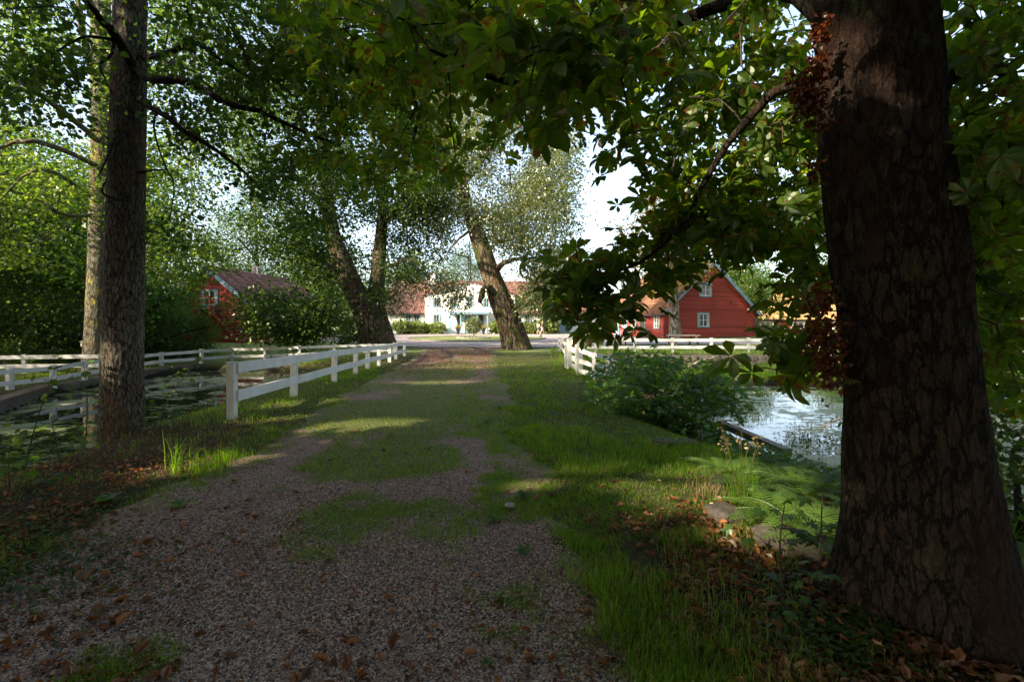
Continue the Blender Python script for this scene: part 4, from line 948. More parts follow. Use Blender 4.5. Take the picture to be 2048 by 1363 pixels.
def keepq(q):
    px = CX + q[:, 0] * F / q[:, 1]; py = HZ - (q[:, 2] - HC) * F / q[:, 1]
    return q[~(((px > 1365) & (px < 1585) & (py > 505)) | ((px > 1320) & (px <= 1385) & (py > 570)) | ((px < 1400) & (py > 640) & (px > 1265)) | ((px > 1225) & (px < 1400) & (py > 555) & (rng.uniform(0, 1, len(px)) < .68)))]
R_ = [keepq(q) for q in R_]
# unseen canopy added over and behind the camera to darken the foreground
cq = rng.normal(0, 1, (2200, 3)); cq = nrm(cq) * rng.uniform(.45, 1, (2200, 1)) ** .5 * [6.2, 6.8, 4.0] + [.9, 1.6, 7.2]
cq = cq[(cq[:, 2] > 3.7)]; pxs = CX + cq[:, 0] * F / np.maximum(cq[:, 1], .01); pys = HZ - (cq[:, 2] - HC) * F / np.maximum(cq[:, 1], .01)
vis = (cq[:, 1] > .2) & (pys > -260); cq = cq[~vis]; cq = cq[~opening(cq, .25)][:620]
att = np.concatenate(R_)
mb = MB(); grow(mb, sk, np.concatenate([att, cq]), 1, .08, .9); n_twig = mb.n
def palms(mb, cen, k, spread, size, tilt=.75, mi=0):
    cen = np.repeat(cen, k, 0); n = len(cen); off = rng.normal(0, spread, (n, 3)); P = cen + off
    k_ = ~opening(P, .35 * size); P = P[k_]; off = off[k_]; n = len(P)
    for s in range(len(PALMS)):
        m = np.arange(n) % len(PALMS) == s
        N = rng.normal(0, tilt, (m.sum(), 3)) + [0, 0, .9]; D = nrm(off[m] * [1, 1, .4] + rng.normal(0, .05, (m.sum(), 3))) + rng.normal(0, .3, (m.sum(), 3)) + [0, 0, -.55]
        mb.inst(PALMS[s][0], PALMS[s][1], frames(N, D), P[m], rng.uniform(.7, 1.2, m.sum()) * size, mi)
palms(mb, att, 4, .10, .150); palms(mb, cq, 5, .26, .24)
for i_ in range(len(mb.v)): mb.v[i_] = mb.v[i_] - O
n_tot = sum(len(v) for v in mb.v); cr_ = mb.build('crown', [M['lf_chestnut'], M['twig']], CT)
st_ = np.array([(t_, s_ ) for t_ in (.06, .35, .62, .84, 1.0) for s_ in (-1., 0., 1.)]); npalm = n_tot - n_twig
at_ = np.tile(st_, (npalm // 15, 1)); at_ = np.concatenate([np.zeros((n_twig, 2)), at_])
for nm_, cc_ in (('leaf_t', 0), ('leaf_s', 1)): a_ = cr_.data.attributes.new(nm_, 'FLOAT', 'POINT'); a_.data.foreach_set('value', at_[:, cc_].astype(np.float32))
CRINK = (OVAL[0] * [.8, 1, 1] + np.array([(0, 0, 0), (.1, 0, .3), (0, 0, -.1), (0, -.1, .35), (-.1, 0, .25), (0, 0, -.1), (0, 0, 0)]), OVAL[1])
# withered brown leaf clumps on the left edge of the trunk
for (px, py, s, n) in ((1612, 188, .060, 46), (1630, 225, .05, 22), (1640, 600, .045, 24), (1650, 665, .07, 56), (1662, 735, .06, 34), (1640, 60, .035, 14), (1636, 130, .035, 12), (1630, 340, .035, 12), (1905, 410, .05, 14)):
    mb = MB(); c = W(px, py, 2.58) - O; leaves(mb, [c], n * 4, s * .55, s * 1.0, .042, CRINK, .1, .5); mb.build('withered_leaves', M['lf_rust'], CT)

def crown_build(root, O, sk, att, k, spread, vs, size, tpl, mat, up=.5, thick=1.0, bow=.08, bark='twig', droop=.3, clump=None):
    if clump: att = att[fbm(att * clump[0] + 40, 2) > clump[1]]
    att = att[~opening(att, spread * .3)]
    mb = MB(); grow(mb, sk, att, 1, bow, thick); leaves(mb, att, k, spread, vs, size, tpl, up, droop)
    for i_ in range(len(mb.v)): mb.v[i_] = mb.v[i_] - O
    return mb.build('crown', [M[mat], M[bark]], root)
# --- lime with furrowed bark, left foreground
b0 = onground(243, 872); O = np.array([b0[0], b0[1], b0[2]])
LT = thing('lime_tree', 'straight dark furrowed trunk at the left pond edge, nearest tree on the left', 'tree', O)
d = O[1]
tp = np.array([W(240, 905, d), W(243, 872, d), W(246, 700, d), W(250, 500, d), W(254, 300, d), W(258, 150, d), W(260, 0, d), W(262, -300, d), W(265, -800, d + .3)]) - O
mb, P = trunk_mesh(tp, [.30, .285, .25, .235, .225, .215, .20, .17, .07], 120, 420, .22, .22, 4, .012, 26)
mb.build('trunk', M['bark_lin'], LT, True); sk = list(P[60::14] + O)
for pts, r0 in (([W(275, 140, d), W(300, 158, 6.3), W(380, 165, 6.2), W(450, 205, 6.1), W(520, 222, 6.2), W(600, 260, 6.3), W(680, 292, 6.5)], .06), ([W(270, 195, d), W(320, 225, 6.5), W(370, 262, 6.4), W(430, 300, 6.5), W(490, 345, 6.7), W(520, 380, 6.8)], .045),
               ([W(262, 130, d), W(235, 75, 6.1), W(205, 45, 5.9), W(170, 0, 5.7), W(120, -20, 5.6)], .065), ([W(290, 115, d), W(340, 105, 6.0), W(395, 88, 6.0), W(450, 125, 6.1), W(500, 152, 6.2), W(570, 162, 6.3)], .04),
               ([W(225, 80, 6.1), W(170, 75, 5.8), W(120, 100, 5.7), W(85, 125, 5.6)], .022), ([W(228, 85, 6.1), W(222, 110, 6.0), W(200, 130, 5.9), W(212, 160, 5.9), W(225, 190, 6.0)], .022),
               ([W(232, 270, d), W(212, 320, 6.3), W(195, 355, 6.2)], .02), ([W(240, 400, 6.5), W(205, 385, 6.1), W(215, 355, 6.1)], .02), ([W(280, 345, d), W(310, 340, 6.4), W(328, 340, 6.4)], .022),
               ([W(313, 222, 6.5), W(308, 260, 6.4), W(330, 330, 6.3), W(348, 370, 6.3), W(340, 440, 6.3)], .016),
               ([W(262, -150, d), W(420, -220, 6.0), W(600, -120, 6.2), W(760, 20, 6.8)], .07), ([W(262, -250, d), W(80, -300, 5.8), W(-120, -200, 5.6)], .07), ([W(262, -400, d), W(500, -500, 8), W(640, -300, 9.5)], .07)):
    sk += addlimb(LT, pts, r0, r0 * .25, 'bark_chestnut', O, 16)
att = np.concatenate([ell(110, 100, 190, 140, 5.2, 7.5, 120), ell(450, 60, 240, 150, 5.4, 8.0, 210), ell(560, 240, 160, 110, 6.0, 8.2, 130), ell(400, 230, 120, 60, 6, 7.2, 45), ell(200, 250, 60, 110, 5.9, 7.0, 24), ell(620, 380, 110, 90, 7, 9, 70), ell(500, 340, 60, 40, 6.4, 7.2, 20),
                      ell(205, 380, 28, 30, 6, 6.4, 10), ell(700, 160, 120, 140, 6.5, 9, 70), ell(350, -250, 600, 260, 4.5, 9, 220, False), ell(330, 470, 60, 60, 6.5, 7.5, 8), nrm(rng.normal(0, 1, (420, 3))) * rng.uniform(.3, 1, (420, 1)) ** .5 * [4.6, 4.6, 3.6] + [-5.6, 7.5, 10.8], nrm(rng.normal(0, 1, (300, 3))) * rng.uniform(.3, 1, (300, 1)) ** .5 * [3.8, 3.8, 2.8] + [-8.3, 12.8, 10.8]])  # last two masses added high in the crown to shade the right bank
att = behind(att, 165, 345, 7.1)
crown_build(LT, O, sk, att, 34, .17, .11, .075, OVAL, 'lf_lin', .5, clump=(1.3, .42))
tag(LT.children[0])
# --- thick ash behind it with a painted white cross
b0 = onground(198, 738); d = b0[1]; O = np.array(b0)
AT = thing('ash_tree', 'thick pale ash trunk with yellow moss and a small white painted cross', 'tree', O)
tp = np.array([W(197, 752, d), W(198, 738, d), W(198, 640, d), W(201, 500, d), W(205, 300, d), W(203, 100, d), W(200, -100, d), W(215, -350, d)]) - O
mb, P = trunk_mesh(tp, [.62, .60, .47, .42, .40, .38, .33, .15], 110, 260, .55, .55, 4, .022, 9)
mb.build('trunk', M['bark_ash'], AT, True); sk = list(P[60::12] + O)
mb = MB()
cpt = W(184, 684, d) + [0, -.52, 0] - O
mb.beam(cpt + [0, 0, -.16], cpt + [0, 0, .10], .035, .02, up=(0, 1, 0)); mb.beam(cpt + [-.08, -.0, .04], cpt + [.09, 0, .045], .02, .03); mb.build('painted_cross', M['white'], AT)
for pts, r0 in (([W(190, 330, d), W(100, 290, 14.5), W(30, 285, 13.8), W(-30, 310, 13.5)], .11), ([W(188, 430, d), W(130, 430, 15), W(80, 400, 14.4), W(20, 380, 14)], .08), ([W(195, 280, d), W(120, 220, 15), W(60, 180, 15), W(0, 170, 15)], .12),
               ([W(200, 60, d), W(150, -60, 16), W(60, -180, 16)], .16), ([W(205, 100, d), W(300, -60, 17), W(420, -200, 17)], .16), ([W(190, 160, d), W(165, 60, 15.5), W(150, -60, 15.3)], .16), ([W(215, 330, d), W(300, 300, 17), W(380, 260, 17.5)], .09), ([W(215, 420, d), W(290, 415, 17), W(350, 420, 17.5), W(410, 450, 18)], .05), ([W(188, 400, d), W(110, 345, 13.5), W(50, 350, 13), W(0, 400, 12.5)], .07)):
    sk += addlimb(AT, pts, r0, r0 * .2, 'bark_ash', O, 16)
att = np.concatenate([ell(90, 200, 230, 220, 13, 19, 330), ell(60, 430, 150, 110, 13, 18, 110), ell(330, 380, 110, 150, 15.5, 20, 110), ell(350, 120, 170, 220, 15, 21, 190), ell(380, 520, 90, 60, 17, 20, 40), ell(200, -250, 420, 260, 11, 22, 260, False)])
att = behind(att, 130, 260, 17)
crown_build(AT, O, sk, att, 48, .40, .20, .14, DIA, 'lf_ash', .6, 1.3, clump=(.6, .41))

# --- two-stemmed old tree at the end of the lane fence
d = 30.0; O = np.array([W(755, 692, d)[0], d, 0.0])
DT = thing('old_tree', 'mossy old tree leaning left with two thick stems behind the end of the lane fence', 'tree', O)
tp = np.array([W(760, 705, d), W(757, 692, d), W(735, 630, d), W(705, 570, d), W(680, 510, d), W(662, 450, d + .3), W(650, 350, d + .5), W(640, 200, d + .5), W(640, 20, d)]) - O
mb, P = trunk_mesh(tp, [1.05, 1.0, .82, .70, .58, .46, .36, .24, .08], 90, 160, .30, .7, 5, .06, 4)
mb.build('trunk', M['bark_old'], DT, True); sk = list(P[20::6] + O)
tp = np.array([W(776, 705, d + .5), W(772, 690, d + .5), W(752, 610, d + .6), W(757, 540, d + .8), W(764, 450, d + 1), W(775, 330, d + 1), W(800, 180, d + 1)]) - O
mb, P = trunk_mesh(tp, [.72, .68, .55, .42, .36, .26, .1], 70, 130, .3, .6, 4, .05, 4, ph=1)
mb.build('stem', M['bark_old'], DT, True); sk += list(P[20::6] + O)
for pts, r0 in (([W(700, 560, d), W(640, 520, 29), W(590, 470, 28), W(540, 440, 27)], .2), ([W(663, 450, d), W(600, 360, 29), W(530, 330, 28)], .2), ([W(650, 350, d), W(590, 230, 29), W(520, 150, 28)], .2), ([W(764, 450, d), W(820, 380, 31), W(870, 340, 32)], .2), ([W(770, 400, d), W(740, 250, 30), W(700, 80, 29)], .18), ([W(757, 540, d), W(820, 520, 30), W(860, 540, 29.5)], .14)):
    sk += addlimb(DT, pts, r0, r0 * .2, 'bark_old', O, 16)
att = np.concatenate([ell(690, 330, 230, 260, 26, 35, 620), ell(590, 470, 80, 55, 25, 30, 60), ell(570, 630, 90, 40, 25, 29, 50), ell(760, 120, 200, 200, 27, 35, 200), ell(830, 470, 65, 90, 27, 33, 90), ell(610, 640, 60, 45, 25.5, 28, 50), ell(520, 620, 60, 60, 24, 26.5, 55), ell(700, 560, 60, 60, 27.5, 28.5, 16), ell(795, 580, 25, 50, 27.5, 30, 14), ell(650, -150, 260, 180, 26, 34, 90, False)])
crown_build(DT, O, sk, att, 125, .54, .38, .18, DIA, 'lf_wood', .4, 2.2, clump=(.42, .41))

# --- leaning old lime in the middle
d = 29.0; O = np.array([W(1032, 697, d)[0], d, 0.0])
MT = thing('old_tree', 'leaning old trunk with broken stub and airy pale crown at the middle of the view', 'tree', O)
tp = np.array([W(1040, 712, d), W(1035, 697, d), W(1021, 650, d), W(1004, 605, d), W(988, 565, d), W(972, 520, d), W(952, 460, d), W(932, 400, d + .2), W(925, 340, d + .3), W(940, 250, d + .3), W(1000, 180, d)]) - O
mb, P = trunk_mesh(tp, [.98, .90, .76, .70, .62, .53, .45, .36, .27, .18, .06], 90, 190, .30, .6, 4, .07, 3.2, ph=3.4)
mb.build('trunk', M['bark_old'], MT, True); sk = list(P[70::6] + O)
mb, P = limb_mesh(np.array([W(985, 582, d - .4), W(972, 578, d - .8), W(966, 590, d - .9), W(962, 604, d - .95)]) - O, .26, .13, 12, 10, .3); mb.build('broken_stub', M['bark_old'], MT, True)
for pts, r0 in (([W(988, 548, d), W(1005, 528, 28.5), W(1035, 518, 28), W(1070, 515, 28)], .22), ([W(970, 515, d), W(990, 488, 28.5), W(1040, 474, 28), W(1090, 480, 27.5)], .13), ([W(946, 440, d), W(975, 436, 28.6), W(1020, 430, 28.4), W(1060, 400, 28)], .17), ([W(926, 370, d), W(955, 330, 29), W(1000, 280, 29), W(1060, 240, 29)], .22), ([W(930, 400, d), W(905, 350, 29.4), W(880, 280, 30), W(860, 230, 30)], .2),
               ([W(1000, 280, 29), W(1018, 330, 28.6), W(1022, 400, 28.2)], .08), ([W(1035, 475, 28), W(1048, 500, 28), W(1050, 530, 28)], .06), ([W(950, 455, d), W(915, 480, 28.4), W(885, 520, 28)], .10), ([W(940, 250, d), W(980, 150, 29), W(1000, 50, 29)], .15)):
    sk += addlimb(MT, pts, r0, r0 * .25, 'bark_old', O, 16)
att = np.concatenate([ell(1030, 330, 130, 160, 26, 33, 330), ell(1075, 460, 85, 90, 26, 31, 120), ell(900, 300, 80, 150, 28, 33, 120), ell(895, 530, 60, 55, 26.5, 31, 60), ell(912, 572, 48, 30, 28, 31, 34), ell(815, 560, 30, 30, 28, 31, 14), ell(1075, 585, 45, 35, 27, 30, 34), ell(1010, 100, 150, 120, 27, 32, 160), ell(1060, 560, 60, 50, 27, 30, 34), ell(940, 590, 35, 25, 27.5, 31, 12), ell(860, 440, 50, 80, 28, 32, 50), ell(1130, 530, 30, 40, 27.5, 30, 14)])
crown_build(MT, O, sk, att, 120, .46, .52, .158, DIA, 'lf_birchy', .3, 1.8, droop=.8, clump=(.5, .42))

# --- yellowing tree in front of the red house
d = 45.0; O = np.array([W(1350, 679, d)[0], d, 0.05])
YT = thing('plane_tree', 'pale-barked tree with yellowing leaves in front of the right red house', 'tree', O)
tp = np.array([W(1352, 686, d), W(1350, 679, d), W(1350, 655, d), W(1348, 620, d), W(1345, 560, d), W(1340, 500, d), W(1335, 420, d)]) - O
mb, P = trunk_mesh(tp, [.66, .60, .50, .46, .40, .28, .1], 70, 110, .45, .45, 5, .05, 3, ph=.6)
mb.build('trunk', M['bark_pale'], YT, True); sk = list(P[45::5] + O)
for pts, r0 in (([W(1347, 600, d), W(1390, 560, 44), W(1430, 530, 43)], .2), ([W(1346, 580, d), W(1300, 540, 45), W(1270, 510, 45)], .2), ([W(1342, 510, d), W(1370, 450, 45), W(1390, 400, 45)], .15), ([W(1342, 520, d), W(1310, 460, 46), W(1290, 400, 46)], .15)):
    sk += addlimb(YT, pts, r0, r0 * .2, 'bark_pale', O, 12)
att = np.concatenate([ell(1335, 480, 100, 95, 41, 49, 190), ell(1300, 570, 55, 25, 42, 47, 14), ell(1400, 535, 26, 20, 41.5, 44, 9), ell(1345, 400, 60, 50, 42, 48, 40)])
crown_build(YT, O, sk, att, 34, .60, .4, .24, DIA, 'lf_yellow', .5, 2.5)

# --- generic trees: built once, copied
def generic(name, label, H, RX, RZ, trunk_r, natt, k, leaf, size, bark, loc, cz=.62, spread=.55, group=None, low=.25, seek=False):
    root = thing(name, label, 'tree', loc, 0, group)
    tp = np.array([(0, 0, -.3), (0, 0, 0), (.1, .05, H * .2), (-.1, .1, H * .45), (.05, 0, H * .7), (0, 0, H * .92)]); tp[1:, :2] += rng.normal(0, .1, (5, 2))
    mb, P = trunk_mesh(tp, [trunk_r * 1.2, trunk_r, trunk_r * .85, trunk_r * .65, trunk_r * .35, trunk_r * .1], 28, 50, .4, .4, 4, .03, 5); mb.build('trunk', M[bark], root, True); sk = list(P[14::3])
    for q in range(9):
        h = H * rng.uniform(low, .75); a = q * 2.4 + rng.normal(0, .3); L = RX * rng.uniform(.6, .95); s0 = P[int(h / H * 45)]
        m, PP = limb_mesh([s0, s0 + [math.cos(a) * L * .5, math.sin(a) * L * .5, L * .35], s0 + [math.cos(a) * L, math.sin(a) * L, L * .5]], trunk_r * .4, trunk_r * .08, 8, 6); m.build('limb', M[bark], root, True); sk += list(PP)
    c = nrm(rng.normal(0, 1, (natt * 2, 3))) * rng.uniform(.12, 1, (natt * 2, 1)) ** .5 * [RX, RX, RZ] + [0, 0, H * cz]
    c = c[(fbm(c * .45 + rng.uniform(0, 99), 2) > .40) & (c[:, 2] > .5)][:natt]
    org = np.array(loc, float) if seek else np.array([0, 0, -500.])
    if seek: c = c[~opening(c + org, spread * .6)]
    mb = MB(); grow(mb, sk, c, 1, .06, 1.5); leaves(mb, c, k, spread, spread * .6, size, DIA, .5, .3, org=org); mb.build('crown', [M[leaf], M['twig']], root); return root
WG = 'woodland trees on the left bank'
GA = generic('woodland_tree', 'dark leafy tree at the far left edge nearest the quay wall', 15, 5.0, 7.0, .28, 520, 44, 'lf_wood', .17, 'bark_chestnut', (-27, 21, -.4), .50, .6, WG, .1)
GB = generic('woodland_tree', 'broad leafy tree behind the white fence left of the ash trunk', 13, 4.6, 6.2, .22, 460, 44, 'lf_maple', .17, 'bark_chestnut', (-20.5, 25.5, -.4), .50, .55, WG, .1)
for k, (src, x, y, sc_, lab) in enumerate(((GA, -32, 27, 1.05, 'tall woodland tree behind the first one at the far left edge'), (GB, -25.5, 30.5, .85, 'smaller woodland tree between ash trunk and far left edge'), (GA, -36, 36, 1.2, 'distant tall woodland tree filling the gap left of the red house'), (GB, -29.5, 17.5, .9, 'woodland tree behind the short white fence at the left margin'),
        (GB, -39, 46, 1.4, 'tall tree rising behind the left red house on its left side'), (GA, -33, 62, 1.3, 'tall tree rising behind the ridge of the left red house'))):
    dup(src, (x, y, -.4 if y < 40 else 0), rng.uniform(0, 6), lab, sc_, WG)
YM = generic('young_maple', 'young maple with thin stem in front of the left red house', 4.7, 2.2, 1.9, .08, 150, 34, 'lf_maple', .15, 'bark_chestnut', (*onground(320, 706)[:2], -.35), .60, .34, None, .35)
BG = 'trees behind the buildings'
GC = generic('park_tree', 'bright sunlit tree rising right of the red gable', 12, 5.0, 5.5, .35, 330, 30, 'lf_ash', .34, 'bark_pale', (45.5, 92, .3), .56, .8, BG, .2)
for k, (src, x, y, sc_, lab) in enumerate(((GC, 30, 62, .82, 'pale-stemmed tree on the lawn in front of the low red cottage'), (GC, 12, 108, .8, 'far tree seen between the manor and the right red house'), (GC, -8, 118, .95, 'far tree behind the centre of the manor roof'),
        (GC, -24, 104, 1.2, 'far tree behind the left wing of the manor'), (GC, 2.2, 100, .62, 'small far tree behind the right end of the manor roof'), (GC, 64, 96, 1.2, 'far tree behind the red cottage at its right end'), (GC, -38, 92, 1.4, 'far tall tree above the left red house roof'), (GC, 22, 112, .66, 'far small tree behind the right red house'))):
    dup(src, (x, y, .1), rng.uniform(0, 6), lab, sc_, BG)
RG = 'trees beyond the right pond'
GD = generic('park_tree', 'large shady tree beyond the right pond, left of the chestnut trunk', 17, 6.0, 7.4, .4, 620, 46, 'lf_wood', .19, 'bark_pale', (23.5, 32.5, 0), .60, .65, RG, .3)
for x, y, sc_, lab in ((33, 31, .95, 'large shady tree beyond the right pond seen right of the chestnut trunk'), (27.5, 26, .62, 'smaller tree by the far fence behind the chestnut trunk'), (37, 22, .8, 'shady tree at the right edge beyond the right pond'), (41, 48, 1.1, 'distant shady tree between red cottage and right edge')):
    dup(GD, (x, y, 0), rng.uniform(0, 6), lab, sc_, RG)
# unseen trees added beside and behind the camera to shade the lane
SG = 'unseen trees added for shade around the viewpoint'
for x, y, H_, R_x, lab in ((-11, -1.5, 12.5, 4.6, 'added shade tree left of the viewpoint, nearest to it'), (-9, -10, 15, 5.2, 'added shade tree behind the viewpoint on its left'), (-19, -9, 17, 5.8, 'tall added shade tree far behind the viewpoint on its left'), (-20.5, 1.5, 14.5, 5.2, 'added shade tree on the left beyond the near pond end'),
        (-3, -14, 15, 5.2, 'added shade tree straight behind the viewpoint'), (-14.5, -19, 17, 5.8, 'added shade tree at the back left of the lane'), (7, -8, 14, 5.6, 'added shade tree behind the viewpoint on its right'), (11.5, 1, 13, 4.8, 'added shade tree right of the viewpoint beyond the chestnut'), (1.5, -7.5, 14, 4.6, 'added shade tree close behind the viewpoint'), (-29, -6, 18, 6, 'tall added shade tree at the back far left of the lane')):
    generic('added_shade_tree', lab, H_, R_x, H_ * .42, .35, 760, 44, 'lf_wood', .25, 'bark_pale', (x, y, -.2), .58, .65, SG, .25, True)
for x, y, sc_, lab in ((-26.5, 8.5, .9, 'unseen woodland tree added for shade beyond the left end of the near pond'), (-33, 3, 1.1, 'unseen woodland tree added for shade further out beyond the near pond end'), (-41, 31, 1.3, 'tall unseen woodland tree added for shade on the left beyond the red house corner'), (-47, 23, 1.4, 'tall unseen woodland tree added for shade on the far left'), (-38, 21, 1.25, 'tall unseen woodland tree added for shade left of the picture edge'), (-52, 36, 1.3, 'outermost unseen woodland tree added for shade on the left')):
    dup(GA, (x, y, -.3), rng.uniform(0, 6), lab, sc_, WG)  # out of view, added to shade the left house, pond fence and foliage

WS = 'undergrowth bushes on the left bank'
def bush(name, label, loc, rx, h, n, k, size, leaf, group):
    r = thing(name, label, 'bush', loc, 0, group); mb = MB(); c = nrm(rng.normal(0, 1, (n * 2, 3))) * rng.uniform(.2, 1, (n * 2, 1)) ** .5 * [rx, rx, h * .6] + [0, 0, h * .42]
    c = c[(c[:, 2] > .1) & (fbm(c * .8, 2) > .38)][:n]; sk = []
    for q in range(8):
        a = q * 2.4; s_ = bez((0, 0, -.2), (math.cos(a) * rx * .6, math.sin(a) * rx * .6, h * .6), .1, .05, 7); mb.tube(s_, np.linspace(.05, .015, 7), 5, 1); sk += list(s_)
    grow(mb, sk, c, 1, .05, 1.0); leaves(mb, c, k, .34, .26, size, DIA, .5, .3); mb.build('foliage', [M[leaf], M['twig']], r); return r
B0 = bush('woodland_bush', 'dense dark bush at the left picture edge behind the fences', (-21.5, 22.5, -.4), 2.5, 3.6, 230, 40, .15, 'lf_wood', WS)
for x, y, s_, lab in ((-25.5, 25, 1.1, 'dense dark bush behind the woodland trunk at the far left'), (-22.5, 28.5, .95, 'dense dark bush between the ash trunk and the far left'), (-29, 29, 1.3, 'big dark bush deeper in the woodland on the left'), (-18.8, 27.5, .7, 'small dark bush just left of the ash trunk'), (-31, 36, 1.5, 'tall dark bush left of the left red house'), (-34, 43, 1.6, 'tall dark bush at the back left of the left red house'), (-40, 38, 1.8, 'very large dark bush closing the far left')):
    dup(B0, (x, y, -.35), rng.uniform(0, 6), lab, s_)
for x, y, s_, lab in ((21, 27, .8, 'dark bush by the far fence left of the chestnut trunk'), (26.5, 24, 1.0, 'dark bush behind the chestnut trunk beyond the pond'), (31, 27, 1.1, 'dark bush beyond the pond right of the chestnut trunk')):
    dup(B0, (x, y, -.05), rng.uniform(0, 6), lab, s_, 'bushes beyond the right pond')
DG = 'distant tree line'
for k, x in enumerate(range(-150, 171, 34)):
    dup(GC if k % 2 else GA, (x + rng.uniform(-6, 6), 150 + rng.uniform(-14, 14), 0), rng.uniform(0, 6), ('distant %s tree of the far line behind the buildings, %s' % (('pale sunlit', 'dark broad')[k % 2 == 0], ('beyond the left woodland', 'beyond the left red house', 'beyond the white manor', 'beyond the right red house', 'beyond the low red cottage')[min(4, k * 5 // 10)])), rng.uniform(1.3, 1.9), DG)
bush('bank_bush', 'leafy dark bush on the right bank just right of the chestnut trunk', (5.0, 4.7, -.55), .75, 1.35, 90, 22, .075, 'lf_lin', 'bushes beyond the right pond')
# ================================================================ shrubs and smaller plants
def shrub(name, label, loc, rx, ry, h, n, k, size, leaf, tpl=DIA, group=None, spread=.14, stems=7, up=.4, cat='shrub'):
    r = thing(name, label, cat, loc, 0, group); mb = MB()
    c = nrm(rng.normal(0, 1, (n * 2, 3))) * rng.uniform(.25, 1, (n * 2, 1)) ** .5 * [rx, ry, h * .62] + [0, 0, h * .42]
    c = c[(c[:, 2] > .05) & (fbm(c * 1.5 + rng.uniform(0, 99), 2) > .36)][:n]; sk = []
    for q in range(stems):
        a = q * 2.4; e = np.array([math.cos(a) * rx * .5, math.sin(a) * ry * .5, h * .6]); s = bez((math.cos(a) * .06, math.sin(a) * .06, -.15), e, .1, .05, 7); mb.tube(s, np.linspace(.022, .008, 7), 5, 1); sk += list(s)
    grow(mb, sk, c, 1, .05, .7); leaves(mb, c, k, spread, spread * .8, size, tpl, up, .2)
    mb.build('foliage', [M[leaf], M['twig']], r); return r
MG = 'rhododendrons along the manor front'
def mloc(px, d): return ((px - CX) * d / F, d, .05)
S0 = shrub('rhododendron', 'rounded rhododendron right of the left wing windows of the manor', mloc(872, 65.6), 1.35, 1.0, 1.75, 110, 18, .24, 'lf_shrub', group=MG)
for px, d_, s_, lab in ((834, 65.4, 1.1, 'rounded rhododendron under the first window of the left manor wing'), (808, 65, 1.15, 'leftmost rhododendron at the left end of the manor'), (848, 66.2, .8, 'small rhododendron between two larger ones left of the porch'), (1003, 66, 1.25, 'rhododendron right of the manor porch beside the leaning trunk'),
                        (1052, 66, 1.0, 'rhododendron under the right wing window beside the leaning trunk'), (1066, 66.3, .8, 'small rhododendron just left of the walking people'), (1094, 66.2, 1.45, 'tall dark rhododendron behind the walking people'), (1032, 66.4, .9, 'rhododendron half hidden behind the leaning trunk')):
    dup(S0, mloc(px, d_), rng.uniform(0, 6), lab, s_)
shrub('round_shrub', 'grey-green clipped shrub at the right corner of the red gable house', (30.3, 58.5, .15), .9, .8, 1.5, 70, 16, .2, 'lf_birchy', group='clipped shrubs on the lawn')
shrub('round_shrub', 'low grey-green shrub in front of the low red cottage', (34.5, 62.5, .25), 1.2, .8, 1.1, 70, 16, .2, 'lf_birchy', group='clipped shrubs on the lawn')
shrub('garden_shrub', 'sunlit yellow-green shrub at the far left corner of the right red house', (13.2, 61.5, .05), 2.0, 1.4, 2.8, 120, 20, .26, 'lf_shrub')
shrub('garden_shrub', 'dark shrub by the facade of the left red house', (-18.6, 43.5, -.1), 1.2, 1.2, 1.9, 90, 20, .18, 'lf_wood', group='shrubs by the left red house')
shrub('garden_shrub', 'dark leafy shrub at the foot of the two-stemmed tree', (-11.3, 35.5, 0), 2.2, 1.3, 2.1, 150, 24, .17, 'lf_wood', group='shrubs by the left red house')
shrub('garden_shrub', 'low shrub growing round the far fence left end post', (2.9, 24.0, -.1), .5, .5, .85, 40, 16, .1, 'lf_maple')
# ball-clipped standard tree on the round lawn
tl = (float((947 - CX) * 46.4 / F), 46.4, .10)
TP = thing('topiary_tree', 'ball-clipped little tree in a stone-edged bed on the round lawn', 'tree', tl); mb = MB(); mb.tube([(0, 0, -.05), (.01, 0, .35), (0, 0, .95)], [.07, .05, .045], 8); mb.build('trunk', M['bark_pale'], TP)
mb = MB(); c = nrm(rng.normal(0, 1, (420, 3))) * rng.uniform(.5, 1, (420, 1)) ** .33 * .74 + [0, 0, 1.25]; leaves(mb, c, 10, .07, .07, .10, DIA, .2, .1); mb.build('crown', [M['lf_birchy'], M['twig']], TP)
bd_ = thing('flower_bed', 'low round bed of pale stones under the clipped tree', 'flower bed', tl); mb = MB()
for k in range(36):
    a = k * math.pi / 18; tpn = STONE[k % 6]; mb.add(tpn[0] * [.15, .13, .10] * rng.uniform(.7, 1.2) + [math.cos(a) * 1.5, math.sin(a) * 1.5, .05], tpn[1])
mb.build('edging', M['concrete'], bd_); mb = MB(); c = rng.normal(0, .5, (120, 3)) * [1, 1, .05] + [0, 0, .08]; leaves(mb, c, 4, .06, .03, .12, DIA, .6, 0); mb.build('flowers', M['lf_birchy'], bd_)

